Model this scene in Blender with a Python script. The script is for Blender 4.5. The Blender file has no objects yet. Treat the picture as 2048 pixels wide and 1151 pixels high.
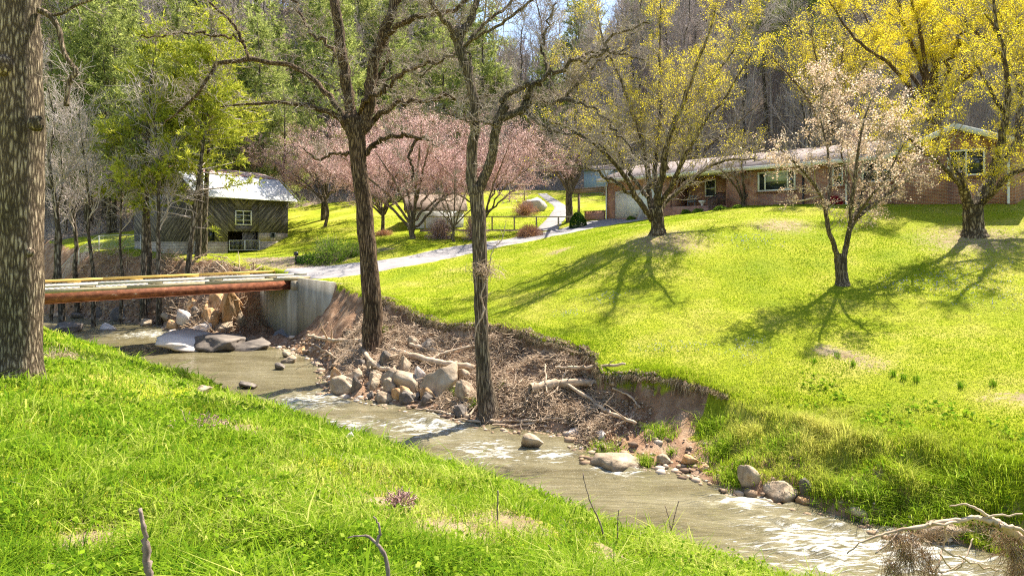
import bpy, math, random
import numpy as np
from mathutils import Vector

# ------------------------------------------------------------------ camera, sky, sun
S = bpy.context.scene
S.render.engine = 'CYCLES'
FPX, HOR = 1365.0, 475.0
cd = bpy.data.cameras.new("camera"); cam = bpy.data.objects.new("camera", cd)
S.collection.objects.link(cam); S.camera = cam
cam.location = (0, 0, 0); cam.rotation_euler = (math.radians(90), 0, 0)
cd.sensor_width = 36; cd.lens = 36 * FPX / 2048
cd.shift_y = -(575.5 - HOR) / 2048
cd.clip_start = 0.05; cd.clip_end = 2000
SUN_EL = math.radians(57); SUNV = Vector((0.67, 0.74, 0)).normalized()
w = bpy.data.worlds.new("World"); S.world = w; w.use_nodes = True
nt = w.node_tree; sky = nt.nodes.new("ShaderNodeTexSky"); sky.sky_type = 'NISHITA'
sky.sun_disc = False; sky.sun_elevation = SUN_EL
sky.sun_rotation = math.atan2(SUNV.x, SUNV.y)
bg = nt.nodes["Background"]; bg.inputs[1].default_value = 0.10
nt.links.new(sky.outputs[0], bg.inputs[0])
sd = bpy.data.lights.new("sun", 'SUN'); sd.energy = 5.0; sd.angle = math.radians(0.5); sd.color = (1, 0.93, 0.80)
sun = bpy.data.objects.new("sun", sd); S.collection.objects.link(sun)
sv = Vector((SUNV.x * math.cos(SUN_EL), SUNV.y * math.cos(SUN_EL), math.sin(SUN_EL)))
sun.rotation_euler = sv.to_track_quat('Z', 'Y').to_euler()
sun.location = (0, 0, 60)
S.view_settings.view_transform = 'Standard'; S.view_settings.look = 'None'
S.view_settings.exposure = 1.58; S.view_settings.gamma = 1.0
S.cycles.max_bounces = 5; S.cycles.diffuse_bounces = 2; S.cycles.glossy_bounces = 2
S.cycles.transmission_bounces = 3; S.cycles.transparent_max_bounces = 4
S.cycles.use_denoising = False; S.cycles.filter_width = 1.15; S.cycles.sample_clamp_indirect = 4; S.cycles.sample_clamp_direct = 1.3
S.cycles.caustics_reflective = False; S.cycles.caustics_refractive = False

R = np.random.default_rng(7)
C = S.collection

# ------------------------------------------------------------------ helpers
def link(o, parent=None):
    C.objects.link(o)
    if parent: o.parent = parent
    return o
def tag(o, label=None, cat=None, group=None, kind=None):
    if label: o['label'] = label
    if cat: o['category'] = cat
    if group: o['group'] = group
    if kind: o['kind'] = kind
    return o
def empty(name, loc, rz=0, label=None, cat=None, group=None):
    o = bpy.data.objects.new(name, None); o.empty_display_size = 0.2
    o.location = loc; o.rotation_euler = (0, 0, rz); C.objects.link(o)
    return tag(o, label, cat, group)
def copy_tree(o, loc=None, rz=0, sc=1.0, label=None, group=None, cat=None, tilt=(0, 0)):
    c = o.copy(); C.objects.link(c)
    for ch in list(o.children):
        d = ch.copy(); C.objects.link(d); d.parent = c
        for g in list(ch.children):
            e = g.copy(); C.objects.link(e); e.parent = d
    if loc is not None: c.location = loc
    c.rotation_euler = (tilt[0], tilt[1], rz)
    c.scale = (sc, sc, sc) if not isinstance(sc, tuple) else sc
    if label: c['label'] = label
    if group: c['group'] = group
    if cat: c['category'] = cat
    return c

class MB:
    """collects vertices, quads and triangles; one mesh object at the end"""
    def __init__(s): s.V = []; s.Q = []; s.T = []; s.A = []; s.n = 0
    def add(s, V, Q=None, T=None, a=None):
        V = np.asarray(V, float).reshape(-1, 3)
        s.V.append(V)
        if Q is not None and len(Q): s.Q.append(np.asarray(Q, int).reshape(-1, 4) + s.n)
        if T is not None and len(T): s.T.append(np.asarray(T, int).reshape(-1, 3) + s.n)
        s.A.append(np.zeros(len(V)) if a is None else np.broadcast_to(np.asarray(a, float), (len(V),)))
        s.n += len(V)
        return s
    def box(s, x0, x1, y0, y1, z0, z1, a=None):
        V = [(x0,y0,z0),(x1,y0,z0),(x1,y1,z0),(x0,y1,z0),(x0,y0,z1),(x1,y0,z1),(x1,y1,z1),(x0,y1,z1)]
        return s.add(V, [(0,3,2,1),(4,5,6,7),(0,1,5,4),(1,2,6,5),(2,3,7,6),(3,0,4,7)], a=a)
    def hexa(s, P, a=None):
        return s.add(P, [(0,3,2,1),(4,5,6,7),(0,1,5,4),(1,2,6,5),(2,3,7,6),(3,0,4,7)], a=a)
    def build(s, name, mat, parent=None, smooth=False):
        me = bpy.data.meshes.new(name)
        V = np.concatenate(s.V) if s.V else np.zeros((0, 3))
        Q = np.concatenate(s.Q) if s.Q else np.zeros((0, 4), int)
        T = np.concatenate(s.T) if s.T else np.zeros((0, 3), int)
        me.vertices.add(len(V)); me.vertices.foreach_set("co", V.astype(np.float32).ravel())
        li = np.concatenate([Q.ravel(), T.ravel()]).astype(np.int32)
        me.loops.add(len(li)); me.loops.foreach_set("vertex_index", li)
        me.polygons.add(len(Q) + len(T))
        st = np.concatenate([np.arange(len(Q)) * 4, len(Q) * 4 + np.arange(len(T)) * 3]).astype(np.int32)
        me.polygons.foreach_set("loop_start", st)
        if smooth: me.polygons.foreach_set("use_smooth", np.ones(len(st), bool))
        at = me.attributes.new("tint", 'FLOAT', 'POINT')
        at.data.foreach_set("value", np.concatenate(s.A).astype(np.float32))
        me.update(calc_edges=True)
        me.materials.append(mat)
        o = bpy.data.objects.new(name, me)
        return link(o, parent)

def norm(a): return a / np.maximum(np.linalg.norm(a, axis=-1, keepdims=True), 1e-9)

def tubes(mb, P, Rr, k=5, a=None, cap=True):
    """P (B,n,3) polylines, Rr (B,n) radii"""
    P = np.asarray(P, float); Rr = np.asarray(Rr, float)
    if P.ndim == 2: P = P[None]; Rr = Rr[None]
    B, n, _ = P.shape
    if B == 0: return
    T = norm(np.gradient(P, axis=1))
    m = np.abs(P[:, -1] - P[:, 0]); ax = np.eye(3)[np.argmin(m, axis=1)][:, None, :]
    U = norm(np.cross(T, np.broadcast_to(ax, T.shape))); W = np.cross(T, U)
    th = np.arange(k) * 2 * np.pi / k
    ring = P[:, :, None, :] + Rr[:, :, None, None] * (np.cos(th)[None, None, :, None] * U[:, :, None, :] + np.sin(th)[None, None, :, None] * W[:, :, None, :])
    V = ring.reshape(-1, 3)
    b = np.arange(B)[:, None, None] * n * k; i = np.arange(n - 1)[None, :, None] * k; j = np.arange(k)[None, None, :]; j2 = (j + 1) % k
    Q = np.stack(np.broadcast_arrays(b + i + j, b + i + j2, b + i + k + j2, b + i + k + j), -1).reshape(-1, 4)
    av = None if a is None else np.repeat(np.broadcast_to(np.asarray(a, float), (B,)), n * k)
    Tt = None
    if cap and k >= 4:
        bb = (np.arange(B) * n * k + (n - 1) * k)[:, None]
        jj = np.arange(1, k - 1)[None]
        Tt = np.stack(np.broadcast_arrays(bb, bb + jj, bb + jj + 1), -1).reshape(-1, 3)
    mb.add(V, Q, Tt, av)

def _h(ix, iy, iz, seed):
    h = (ix * 374761393 + iy * 668265263 + iz * 2147483647 % 998244353 + iz * 1274126177 + seed * 144269) & 0xffffffff
    h = ((h ^ (h >> 13)) * 1274126177) & 0xffffffff
    h = (h ^ (h >> 16)) & 0xffffff
    return h / float(0xffffff)
def vn(x, y, z=None, seed=0):
    x = np.asarray(x, float); y = np.asarray(y, float)
    z = np.zeros_like(x) if z is None else np.asarray(z, float)
    x0 = np.floor(x).astype(np.int64); y0 = np.floor(y).astype(np.int64); z0 = np.floor(z).astype(np.int64)
    fx, fy, fz = x - x0, y - y0, z - z0
    fx, fy, fz = [f * f * (3 - 2 * f) for f in (fx, fy, fz)]
    r = 0
    for dx in (0, 1):
        for dy in (0, 1):
            for dz in (0, 1):
                r = r + _h(x0 + dx, y0 + dy, z0 + dz, seed) * (fx if dx else 1 - fx) * (fy if dy else 1 - fy) * (fz if dz else 1 - fz)
    return r
def fbm(x, y, z=None, o=4, seed=0):
    r = 0; a = .5; s = 1.0
    for i in range(o):
        r = r + a * (vn(np.asarray(x) * s, np.asarray(y) * s, None if z is None else np.asarray(z) * s, seed + i) - .5); a *= .5; s *= 2.03
    return r * 2
def sstep(a, b, x):
    t = np.clip((x - a) / (b - a), 0, 1); return t * t * (3 - 2 * t)

# ------------------------------------------------------------------ materials
def newmat(name):
    m = bpy.data.materials.new(name); m.use_nodes = True
    t = m.node_tree; t.nodes.clear()
    out = t.nodes.new("ShaderNodeOutputMaterial")
    return m, t, out
def N(t, typ, **kw):
    n = t.nodes.new("ShaderNode" + typ)
    for k, v in kw.items():
        if k.startswith("i_"):
            key = k[2:]; key = int(key) if key.isdigit() else key.replace("_", " ")
            n.inputs[key].default_value = v
        else: setattr(n, k, v)
    return n
def c4(c): return (c[0], c[1], c[2], 1)
def ramp(t, fac, stops):
    r = t.nodes.new("ShaderNodeValToRGB"); e = r.color_ramp.elements
    while len(e) < len(stops): e.new(0.5)
    for el, (p, c) in zip(e, stops): el.position = p; el.color = c4(c)
    t.links.new(fac, r.inputs[0]); return r.outputs[0]
def mapped(t, scale=(1, 1, 1), coord="Object", rot=(0, 0, 0)):
    tc = N(t, "TexCoord"); mp = N(t, "Mapping"); mp.inputs["Scale"].default_value = scale; mp.inputs["Rotation"].default_value = rot
    t.links.new(tc.outputs[coord], mp.inputs[0]); return mp.outputs[0]
def surf(name, stops, scale=(3, 3, 3), detail=6, rough=.85, bump=.3, bscale=None, bdist=.05, spec=.3, noise_scale=1.0, distortion=0, tintmix=None, coord="Object"):
    m, t, out = newmat(name)
    v = mapped(t, scale, coord)
    nz = N(t, "TexNoise", i_Scale=noise_scale, i_Detail=detail, i_Roughness=.62, i_Distortion=distortion)
    t.links.new(v, nz.inputs["Vector"])
    col = ramp(t, nz.outputs[0], stops)
    if tintmix:
        a = N(t, "Attribute", attribute_name="tint"); mx = N(t, "MixRGB"); mx.inputs[2].default_value = c4(tintmix)
        t.links.new(a.outputs["Fac"], mx.inputs[0]); t.links.new(col, mx.inputs[1]); col = mx.outputs[0]
    b = N(t, "BsdfPrincipled", i_Roughness=rough); b.inputs["Specular IOR Level"].default_value = spec
    t.links.new(col, b.inputs["Base Color"])
    if bump:
        src = nz
        if bscale:
            v2 = mapped(t, bscale, coord); src = N(t, "TexNoise", i_Scale=1, i_Detail=5, i_Roughness=.6); t.links.new(v2, src.inputs["Vector"])
        bp = N(t, "Bump", i_Strength=bump, i_Distance=bdist); t.links.new(src.outputs[0], bp.inputs["Height"]); t.links.new(bp.outputs[0], b.inputs["Normal"])
    t.links.new(b.outputs[0], out.inputs[0]); return m
def wetten(m):
    t = m.node_tree; b = [n for n in t.nodes if n.type == 'BSDF_PRINCIPLED'][0]; src = b.inputs["Base Color"].links[0].from_socket
    g = N(t, "NewGeometry"); sx = N(t, "SeparateXYZ"); t.links.new(g.outputs["Position"], sx.inputs[0])
    nz = N(t, "TexNoise", i_Scale=5.0, i_Detail=3); t.links.new(g.outputs["Position"], nz.inputs["Vector"])
    ad = N(t, "Math", operation='MULTIPLY_ADD'); ad.inputs[1].default_value = -.16; t.links.new(nz.outputs[0], ad.inputs[0]); t.links.new(sx.outputs[2], ad.inputs[2])
    mr = N(t, "MapRange"); mr.inputs[1].default_value = -5.86; mr.inputs[2].default_value = -5.74; t.links.new(ad.outputs[0], mr.inputs[0])
    mx = N(t, "MixRGB", blend_type='MULTIPLY', i_Fac=1.0); cr = ramp(t, mr.outputs[0], [(0, (.32, .28, .24)), (1, (1, 1, 1))]); t.links.new(src, mx.inputs[1]); t.links.new(cr, mx.inputs[2]); t.links.new(mx.outputs[0], b.inputs["Base Color"])
    rr = N(t, "MapRange"); rr.inputs[3].default_value = .25; rr.inputs[4].default_value = .85; t.links.new(mr.outputs[0], rr.inputs[0]); t.links.new(rr.outputs[0], b.inputs["Roughness"])
    return m
def leafmat(name, c1, c2, c3=None, trans=.45, rough=.6):
    m, t, out = newmat(name)
    a = N(t, "Attribute", attribute_name="tint")
    st = [(0, c1), (1, c2)] if c3 is None else [(0, c1), (.55, c2), (1, c3)]
    col = ramp(t, a.outputs["Fac"], st)
    d = N(t, "BsdfDiffuse"); tr = N(t, "BsdfTranslucent"); mx = N(t, "MixShader"); mx.inputs[0].default_value = trans
    t.links.new(col, d.inputs[0]); t.links.new(col, tr.inputs[0])
    t.links.new(d.outputs[0], mx.inputs[1]); t.links.new(tr.outputs[0], mx.inputs[2]); t.links.new(mx.outputs[0], out.inputs[0])
    return m
def plain(name, c, rough=.6, metal=0, spec=.4):
    c2 = [x * .78 for x in c]
    m = surf(name, [(.3, c2), (.7, c)], scale=(4, 4, 4), rough=rough, bump=.05, spec=spec)
    [n for n in m.node_tree.nodes if n.type == 'BSDF_PRINCIPLED'][0].inputs["Metallic"].default_value = metal
    return m

def barkmat(name, dark, mid, light, sx=9, sz=1.6, bump=.9, bd=.06):
    m, t, out = newmat(name)
    v = mapped(t, (sx, sx, sz))
    n1 = N(t, "TexNoise", i_Scale=1.0, i_Detail=8, i_Roughness=.7, i_Distortion=.6); t.links.new(v, n1.inputs["Vector"])
    vo = N(t, "TexVoronoi", i_Scale=1.3); vo.feature = 'DISTANCE_TO_EDGE'
    vm = N(t, "VectorMath", operation='ADD'); sc = N(t, "VectorMath", operation='SCALE'); sc.inputs["Scale"].default_value = 1.2
    t.links.new(n1.outputs["Color"], sc.inputs[0]); t.links.new(v, vm.inputs[0]); t.links.new(sc.outputs[0], vm.inputs[1]); t.links.new(vm.outputs[0], vo.inputs["Vector"])
    cr = ramp(t, vo.outputs["Distance"], [(0.0, (0, 0, 0)), (.28, (1, 1, 1))])
    mul = N(t, "Math", operation='MULTIPLY'); t.links.new(cr, mul.inputs[0]); t.links.new(n1.outputs[0], mul.inputs[1])
    v3 = mapped(t, (.8, .8, .5)); n3 = N(t, "TexNoise", i_Scale=1.5, i_Detail=4); t.links.new(v3, n3.inputs["Vector"])
    col = ramp(t, mul.outputs[0], [(.05, dark), (.35, mid), (.62, light)])
    patch = ramp(t, n3.outputs[0], [(.35, (.68, .70, .58)), (.65, (1.18, 1.12, 1.03))])
    mx = N(t, "MixRGB", blend_type='MULTIPLY'); mx.inputs[0].default_value = 1; t.links.new(col, mx.inputs[1]); t.links.new(patch, mx.inputs[2])
    b = N(t, "BsdfPrincipled", i_Roughness=.9); b.inputs["Specular IOR Level"].default_value = .15
    t.links.new(mx.outputs[0], b.inputs["Base Color"])
    bp = N(t, "Bump", i_Strength=bump, i_Distance=bd); t.links.new(mul.outputs[0], bp.inputs["Height"]); t.links.new(bp.outputs[0], b.inputs["Normal"])
    t.links.new(b.outputs[0], out.inputs[0]); return m

M = {}
M['bark_a'] = barkmat("bark_big", (.085, .06, .043), (.30, .225, .165), (.54, .44, .335), 12, 2.2, 1.0, .09)
M['bark_b'] = barkmat("bark_walnut", (.035, .022, .015), (.19, .125, .085), (.36, .26, .18), 14, 1.2)
M['bark_c'] = barkmat("bark_grey", (.06, .045, .034), (.23, .175, .13), (.42, .34, .26), 16, 1.1)
M['bark_d'] = barkmat("bark_maple", (.05, .036, .025), (.20, .15, .10), (.38, .31, .22), 6, 1.5)
M['twig'] = surf("twig_bark", [(.3, (.17, .125, .10)), (.7, (.44, .37, .30))], (2, 2, 2), 3, .9, 0, spec=.1)
M['twig_far'] = surf("hill_bark", [(.3, (.28, .23, .20)), (.7, (.56, .48, .44))], (.6, .6, .6), 3, .9, 0, spec=.1)
M['twig_pink'] = surf("cherry_twig", [(.3, (.30, .16, .14)), (.7, (.55, .36, .32))], (2, 2, 2), 3, .9, 0, spec=.1)
M['yellow'] = leafmat("yellow_blossom", (.54, .46, .03), (.80, .66, .04), (.92, .80, .10), .48)
M['pink'] = leafmat("pink_blossom", (.55, .32, .30), (.84, .62, .58), (.93, .80, .76), .5)
M['palepink'] = leafmat("pale_blossom", (.46, .32, .16), (.76, .58, .46), (.88, .78, .70), .45)
M['pine'] = leafmat("pine_needles", (.13, .165, .05), (.32, .37, .10), (.54, .56, .18), .48)
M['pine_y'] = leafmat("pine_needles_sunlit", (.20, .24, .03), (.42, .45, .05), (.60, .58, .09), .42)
M['grass'] = leafmat("grass_blades", (.09, .19, .012), (.27, .39, .022), (.56, .56, .15), .48)
M['lawn'] = leafmat("lawn_blades", (.15, .25, .010), (.31, .40, .018), (.56, .53, .13), .42)
M['deadgrass'] = leafmat("dead_grass", (.16, .11, .06), (.36, .27, .16), (.60, .50, .34), .3)
M['shrub'] = leafmat("shrub_leaves", (.05, .10, .015), (.16, .25, .03), (.34, .42, .06), .4)
M['snaggrass'] = leafmat('matted_grass', (.24, .15, .08), (.50, .36, .22), (.75, .62, .45), .5)
M['box'] = leafmat("boxwood_leaves", (.015, .045, .008), (.04, .10, .015), (.09, .18, .03), .25)
M['orange'] = leafmat("russet_twigs", (.20, .09, .04), (.42, .22, .11), (.60, .36, .2), .3)
M['red'] = leafmat("red_blossom", (.35, .02, .03), (.55, .04, .07), None, .3)
M['blue'] = leafmat("blue_flowers", (.16, .17, .38), (.32, .33, .58), None, .3)
M['litter'] = leafmat("leaf_litter", (.20, .12, .07), (.42, .29, .19), (.64, .52, .40), .2)
M['rock'] = wetten(surf("creek_rock", [(.25, (.17, .11, .07)), (.5, (.36, .27, .18)), (.75, (.56, .46, .34))], (2.2, 2.2, 2.2), 9, .8, .6, bdist=.14))
M['rock_o'] = wetten(surf("orange_rock", [(.25, (.30, .15, .06)), (.5, (.48, .28, .13)), (.75, (.62, .48, .33))], (1.6, 1.6, 1.6), 9, .85, .6, bdist=.14))
M['rock_d'] = wetten(surf("wet_and_shaded_rock", [(.25, (.05, .04, .034)), (.5, (.13, .105, .085)), (.75, (.28, .23, .18))], (2.5, 2.5, 2.5), 9, .45, .5, bdist=.12, spec=.5))  # wet dark stones; also paints bridge shade onto slabs under the deck
M['rock_p'] = wetten(surf("pale_slab", [(.25, (.30, .24, .20)), (.5, (.52, .46, .42)), (.75, (.68, .62, .58))], (1.1, 1.1, 2), 9, .75, .5, bdist=.14))
M['drift'] = surf("driftwood", [(.3, (.26, .175, .11)), (.7, (.62, .475, .335))], (3, 3, 3), 6, .9, .5, bdist=.02)
M['white'] = plain("white_paint", (.78, .77, .72), .5)
M['stake'] = surf('stake_wood', [(.3, (.12, .08, .065)), (.7, (.32, .24, .20))], (30, 30, 6), 6, .9, .8, bdist=.02)
M['glass'] = surf("window_glass", [(.3, (.015, .02, .02)), (.7, (.05, .06, .055))], (1, 1, 1), 2, .05, 0, spec=.8)
M['dark'] = plain("black_metal", (.02, .02, .022), .4)
M['galv'] = plain("galvanised_pipe", (.62, .62, .60), .4, .3)

# ------------------------------------------------------------------ terrain
def P(px, py, Y): return np.array([(px - 1024) / FPX * Y, Y, -(py - HOR) / FPX * Y])
WZ = -5.8
def onW(px, py): return P(px, py, WZ * -FPX / (py - HOR))
def uv(x, y): return .733 * x - .68 * y, .68 * x + .733 * y
def xy(u, v): return .733 * u + .68 * v, -.68 * u + .733 * v
def xyp(p): return uv(p[0], p[1])
FWp = sorted([xyp(onW(*q)) for q in [(110, 628), (320, 650), (370, 668), (500, 690), (560, 692), (640, 722), (655, 790), (760, 806), (850, 822), (1000, 858), (1140, 868), (1190, 925), (1350, 938), (1450, 978), (1600, 1008), (1700, 1042), (2048, 1135)]])
FWp = [(-90, 12.)] + FWp + [(12, 15.2), (40, 15)]
LIP = [(690, 575, 36), (820, 612, 30), (840, 636, 29), (1000, 657, 25.3), (1190, 712, 22), (1210, 745, 20.8), (1360, 757, 19.6), (1500, 820, 18), (1700, 880, 16), (2048, 930, 13.5)]
FLp = sorted([xyp(P(*q)) for q in LIP])
FLp = [(-90, 15.5), (-60, 17), (-47, 20.2), (-42, 20.8), (-40, 20.9), (-35.5, 20.5), (-33, 20.9)] + FLp + [(12, 17), (40, 17)]
fwU, fwV = np.array(FWp).T; flU, flV = np.array(FLp).T
CTRL = [P(*q) for q in LIP] + [P(*q) for q in [
    (1700, 750, 19.5), (2048, 800, 16.3), (1400, 678, 22.5), (1685, 568, 27), (1315, 470, 34), (1950, 470, 31),
    (900, 600, 32), (900, 520, 42), (700, 541, 40.5), (590, 549, 40.5), (975, 493, 47), (1150, 459, 52.5), (1215, 438, 54.6),
    (1300, 434, 53), (1460, 414, 47.2), (1650, 407, 42), (1850, 406, 37.8), (2030, 401, 34.8), (2048, 560, 25),
    (392, 508, 50), (430, 507, 51.5), (460, 505, 53.3), (518, 501, 55.6), (450, 512, 48), (520, 508, 50), (574, 474, 57.6), (620, 430, 66), (750, 445, 60), (825, 478, 50), (760, 503, 45.5), (650, 522, 44),
    (500, 537, 43), (150, 518, 50), (250, 545, 45), (60, 515, 52), (1080, 388, 75), (1200, 402, 70), (900, 442, 60), (1500, 560, 28)]] + [
    np.array(q) for q in [(22, 60, 2.6), (35, 45, 2.6), (-60, 70, 3), (60, 70, 9), (60, 40, 4), (26, 22, -1.2), (30, 12, -2.2), (-45, 57, -1.2), (-62, 50, -2.), (-30, 62, .5), (20, 5, -3)]]
CT = np.array(CTRL)
def _tps_k(d): return np.where(d > 1e-6, d * d * np.log(np.maximum(d, 1e-6)), 0)
def _fit():
    n = len(CT); D = np.linalg.norm(CT[:, None, :2] - CT[None, :, :2], axis=-1) / 20
    A = np.zeros((n + 3, n + 3)); A[:n, :n] = _tps_k(D) + np.eye(n) * .002
    A[:n, n] = 1; A[:n, n + 1:] = CT[:, :2] / 20; A[n:, :n] = A[:n, n:].T
    return np.linalg.solve(A, np.concatenate([CT[:, 2], [0, 0, 0]]))
WT = _fit()
def F(x, y):
    x = np.asarray(x, float); y = np.asarray(y, float); sh = x.shape
    x = np.clip(x.ravel(), -62, 62); y = np.clip(y.ravel(), 0, 78); n = len(CT)
    out = np.empty(len(x))
    for i in range(0, len(x), 40000):
        a, b = x[i:i + 40000], y[i:i + 40000]
        D = np.sqrt((a[:, None] - CT[None, :, 0]) ** 2 + (b[:, None] - CT[None, :, 1]) ** 2) / 20
        out[i:i + 40000] = _tps_k(D) @ WT[:n] + WT[n] + WT[n + 1] * a / 20 + WT[n + 2] * b / 20
    return out.reshape(sh)
TT = np.array([0, .12, .3, .5, .7, .86, .95, 1.0])
PROF = [(-90, [0, .25, .5, .7, .85, .93, .97, 1]), (-44, [0, .2, .42, .62, .78, .9, .97, 1]), (-41, [0, .08, .2, .4, .6, .75, .85, 1]), (-40, [0, .03, .06, .09, .12, .16, .3, 1]), (-35.2, [0, .03, .05, .07, .09, .12, .2, 1]), (-33.5, [0, .05, .12, .2, .32, .45, .6, 1]), (-31.3, [0, .1, .3, .5, .7, .82, .9, 1]), (-27, [0, .1, .28, .45, .62, .76, .85, 1]),
        (-20, [0, .14, .32, .45, .6, .74, .82, 1]), (-14, [0, .12, .30, .48, .62, .74, .83, 1]), (-12.2, [0, .06, .12, .2, .35, .5, .6, 1]), (-10.5, [0, .05, .1, .15, .22, .32, .5, 1]),
        (-8.6, [0, .08, .2, .36, .5, .68, .85, 1]), (-6, [0, .16, .34, .52, .71, .85, .94, 1]), (40, [0, .16, .34, .52, .71, .85, .94, 1])]
PU = np.array([p[0] for p in PROF]); PV = np.array([p[1] for p in PROF])
def prof(t, u):
    iu = np.clip(np.searchsorted(PU, u) - 1, 0, len(PU) - 2); fu = np.clip((u - PU[iu]) / (PU[iu + 1] - PU[iu]), 0, 1)
    it = np.clip(np.searchsorted(TT, t, side='right') - 1, 0, len(TT) - 2); ft = np.clip((t - TT[it]) / (TT[it + 1] - TT[it]), 0, 1)
    a = PV[iu, it] * (1 - ft) + PV[iu, it + 1] * ft; b = PV[iu + 1, it] * (1 - ft) + PV[iu + 1, it + 1] * ft
    return a * (1 - fu) + b * fu
def fw(u): return np.interp(u, fwU, fwV)
def fl(u): return np.interp(u, flU, flV) + (1 - .85 * sstep(-42, -40, u) * sstep(-31, -33, u)) * (.35 * fbm(u * .9, u * 0, seed=5) + .2 * fbm(u * 3, u * 0, seed=9, o=2))
NE = 9.9
def H(x, y):
    x = np.asarray(x, float); y = np.asarray(y, float)
    u, v = uv(x, y); a, b = fw(u), fl(u)
    f = F(x, y)
    # wooded hill
    y0 = sum(np.interp(x + o, [-90, -45, -20, 5, 22, 38, 70], [52, 62, 78, 86, 70, 60, 46]) for o in (-10, -5, 0, 5, 10)) / 5
    pe = 1024 + FPX * x / np.maximum(y, 20)
    cap = sum(np.interp(pe + o, [700, 880, 1010, 1110, 1240, 1400], [88, 68, 50, 37, 44, 90]) for o in np.linspace(-110, 110, 9)) / 9
    hs = np.maximum(0, y - y0); rise = hs * .56 * sstep(-6, 14, hs)
    rise = cap * (1 - np.exp(-rise / cap * 1.25))
    hill = rise + fbm(x * .03, y * .03, seed=3) * 6 * sstep(5, 40, hs)
    f = f + hill
    far = f + .05 * fbm(x * .5, y * .5, seed=11) * 2 + .02 * fbm(x * 2.2, y * 2.2, seed=12)
    t = (v - a) / np.maximum(b - a, .3)
    rough = fbm(x * 1.6, y * 1.6, seed=21) * .35 + fbm(x * 4, y * 4, seed=25) * .14
    env = np.clip(t * 6, 0, 1) * np.clip((1.05 - t) * 8, 0, 1)
    bank = WZ - .05 + (far - WZ + .05) * prof(np.clip(t, 0, 1), u) + rough * env
    lump = sstep(-9, -7, u) * fbm(x * 1.1, y * 1.1, seed=31) * .45 * sstep(0, .4, t) * sstep(2.6, 1.0, t) + sstep(-9, -7, u) * fbm(x * 2.4, y * 2.4, seed=33, o=2) * .22 * sstep(0, .3, t) * sstep(2.2, 1.0, t)
    far = far + lump * .6; bank = bank + lump * .6
    bed = WZ - .35 + 0 * x
    d = NE - v
    dn = np.maximum(d, 0)
    near = -5.0 + 2.75 * (1 - np.exp(-(dn * .42 + .010 * dn * dn) / 2.75)) * 1.0
    near = near + fbm(x * .6, y * .6, seed=41) * .26 + fbm(x * 2, y * 2, seed=42) * .10
    near = near + np.where(d < 0, (d) * 1.7, 0)
    z = np.where(t >= 1, far, np.where(t > 0, bank, bed))
    z = np.where(v < 12.0, np.maximum(np.where(v < NE + 1.2, near, bed), bed), z)
    return z
def hit(px, py, water=True, ymin=3.0):
    Y = np.geomspace(ymin, 260, 2600); r = -(py - HOR) / FPX
    X = (px - 1024) / FPX * Y; Z = r * Y; G = H(X, Y)
    if water: G = np.maximum(G, WZ)
    k = np.nonzero(Z <= G)[0]
    i = k[0] if len(k) else len(Y) - 1
    return np.array([X[i], Y[i], G[i]])
def G1(x, y): return float(H(np.array([x]), np.array([y]))[0])

xs = np.unique(np.concatenate([np.linspace(-300, -60, 40), np.linspace(-60, -34, 50), np.arange(-34, 26, .17), np.linspace(26, 60, 60), np.linspace(60, 300, 40)]))
ys = np.unique(np.concatenate([np.linspace(-60, 2, 25), np.arange(2, 44, .17), np.linspace(44, 80, 120), np.linspace(80, 420, 110)]))
GX, GY = np.meshgrid(xs, ys); GZ = H(GX, GY)
nx, ny = len(xs), len(ys)
ii = (np.arange(ny - 1)[:, None] * nx + np.arange(nx - 1)[None, :])
mb = MB(); mb.add(np.stack([GX, GY, GZ], -1).reshape(-1, 3), np.stack([ii, ii + 1, ii + nx + 1, ii + nx], -1).reshape(-1, 4))

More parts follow.
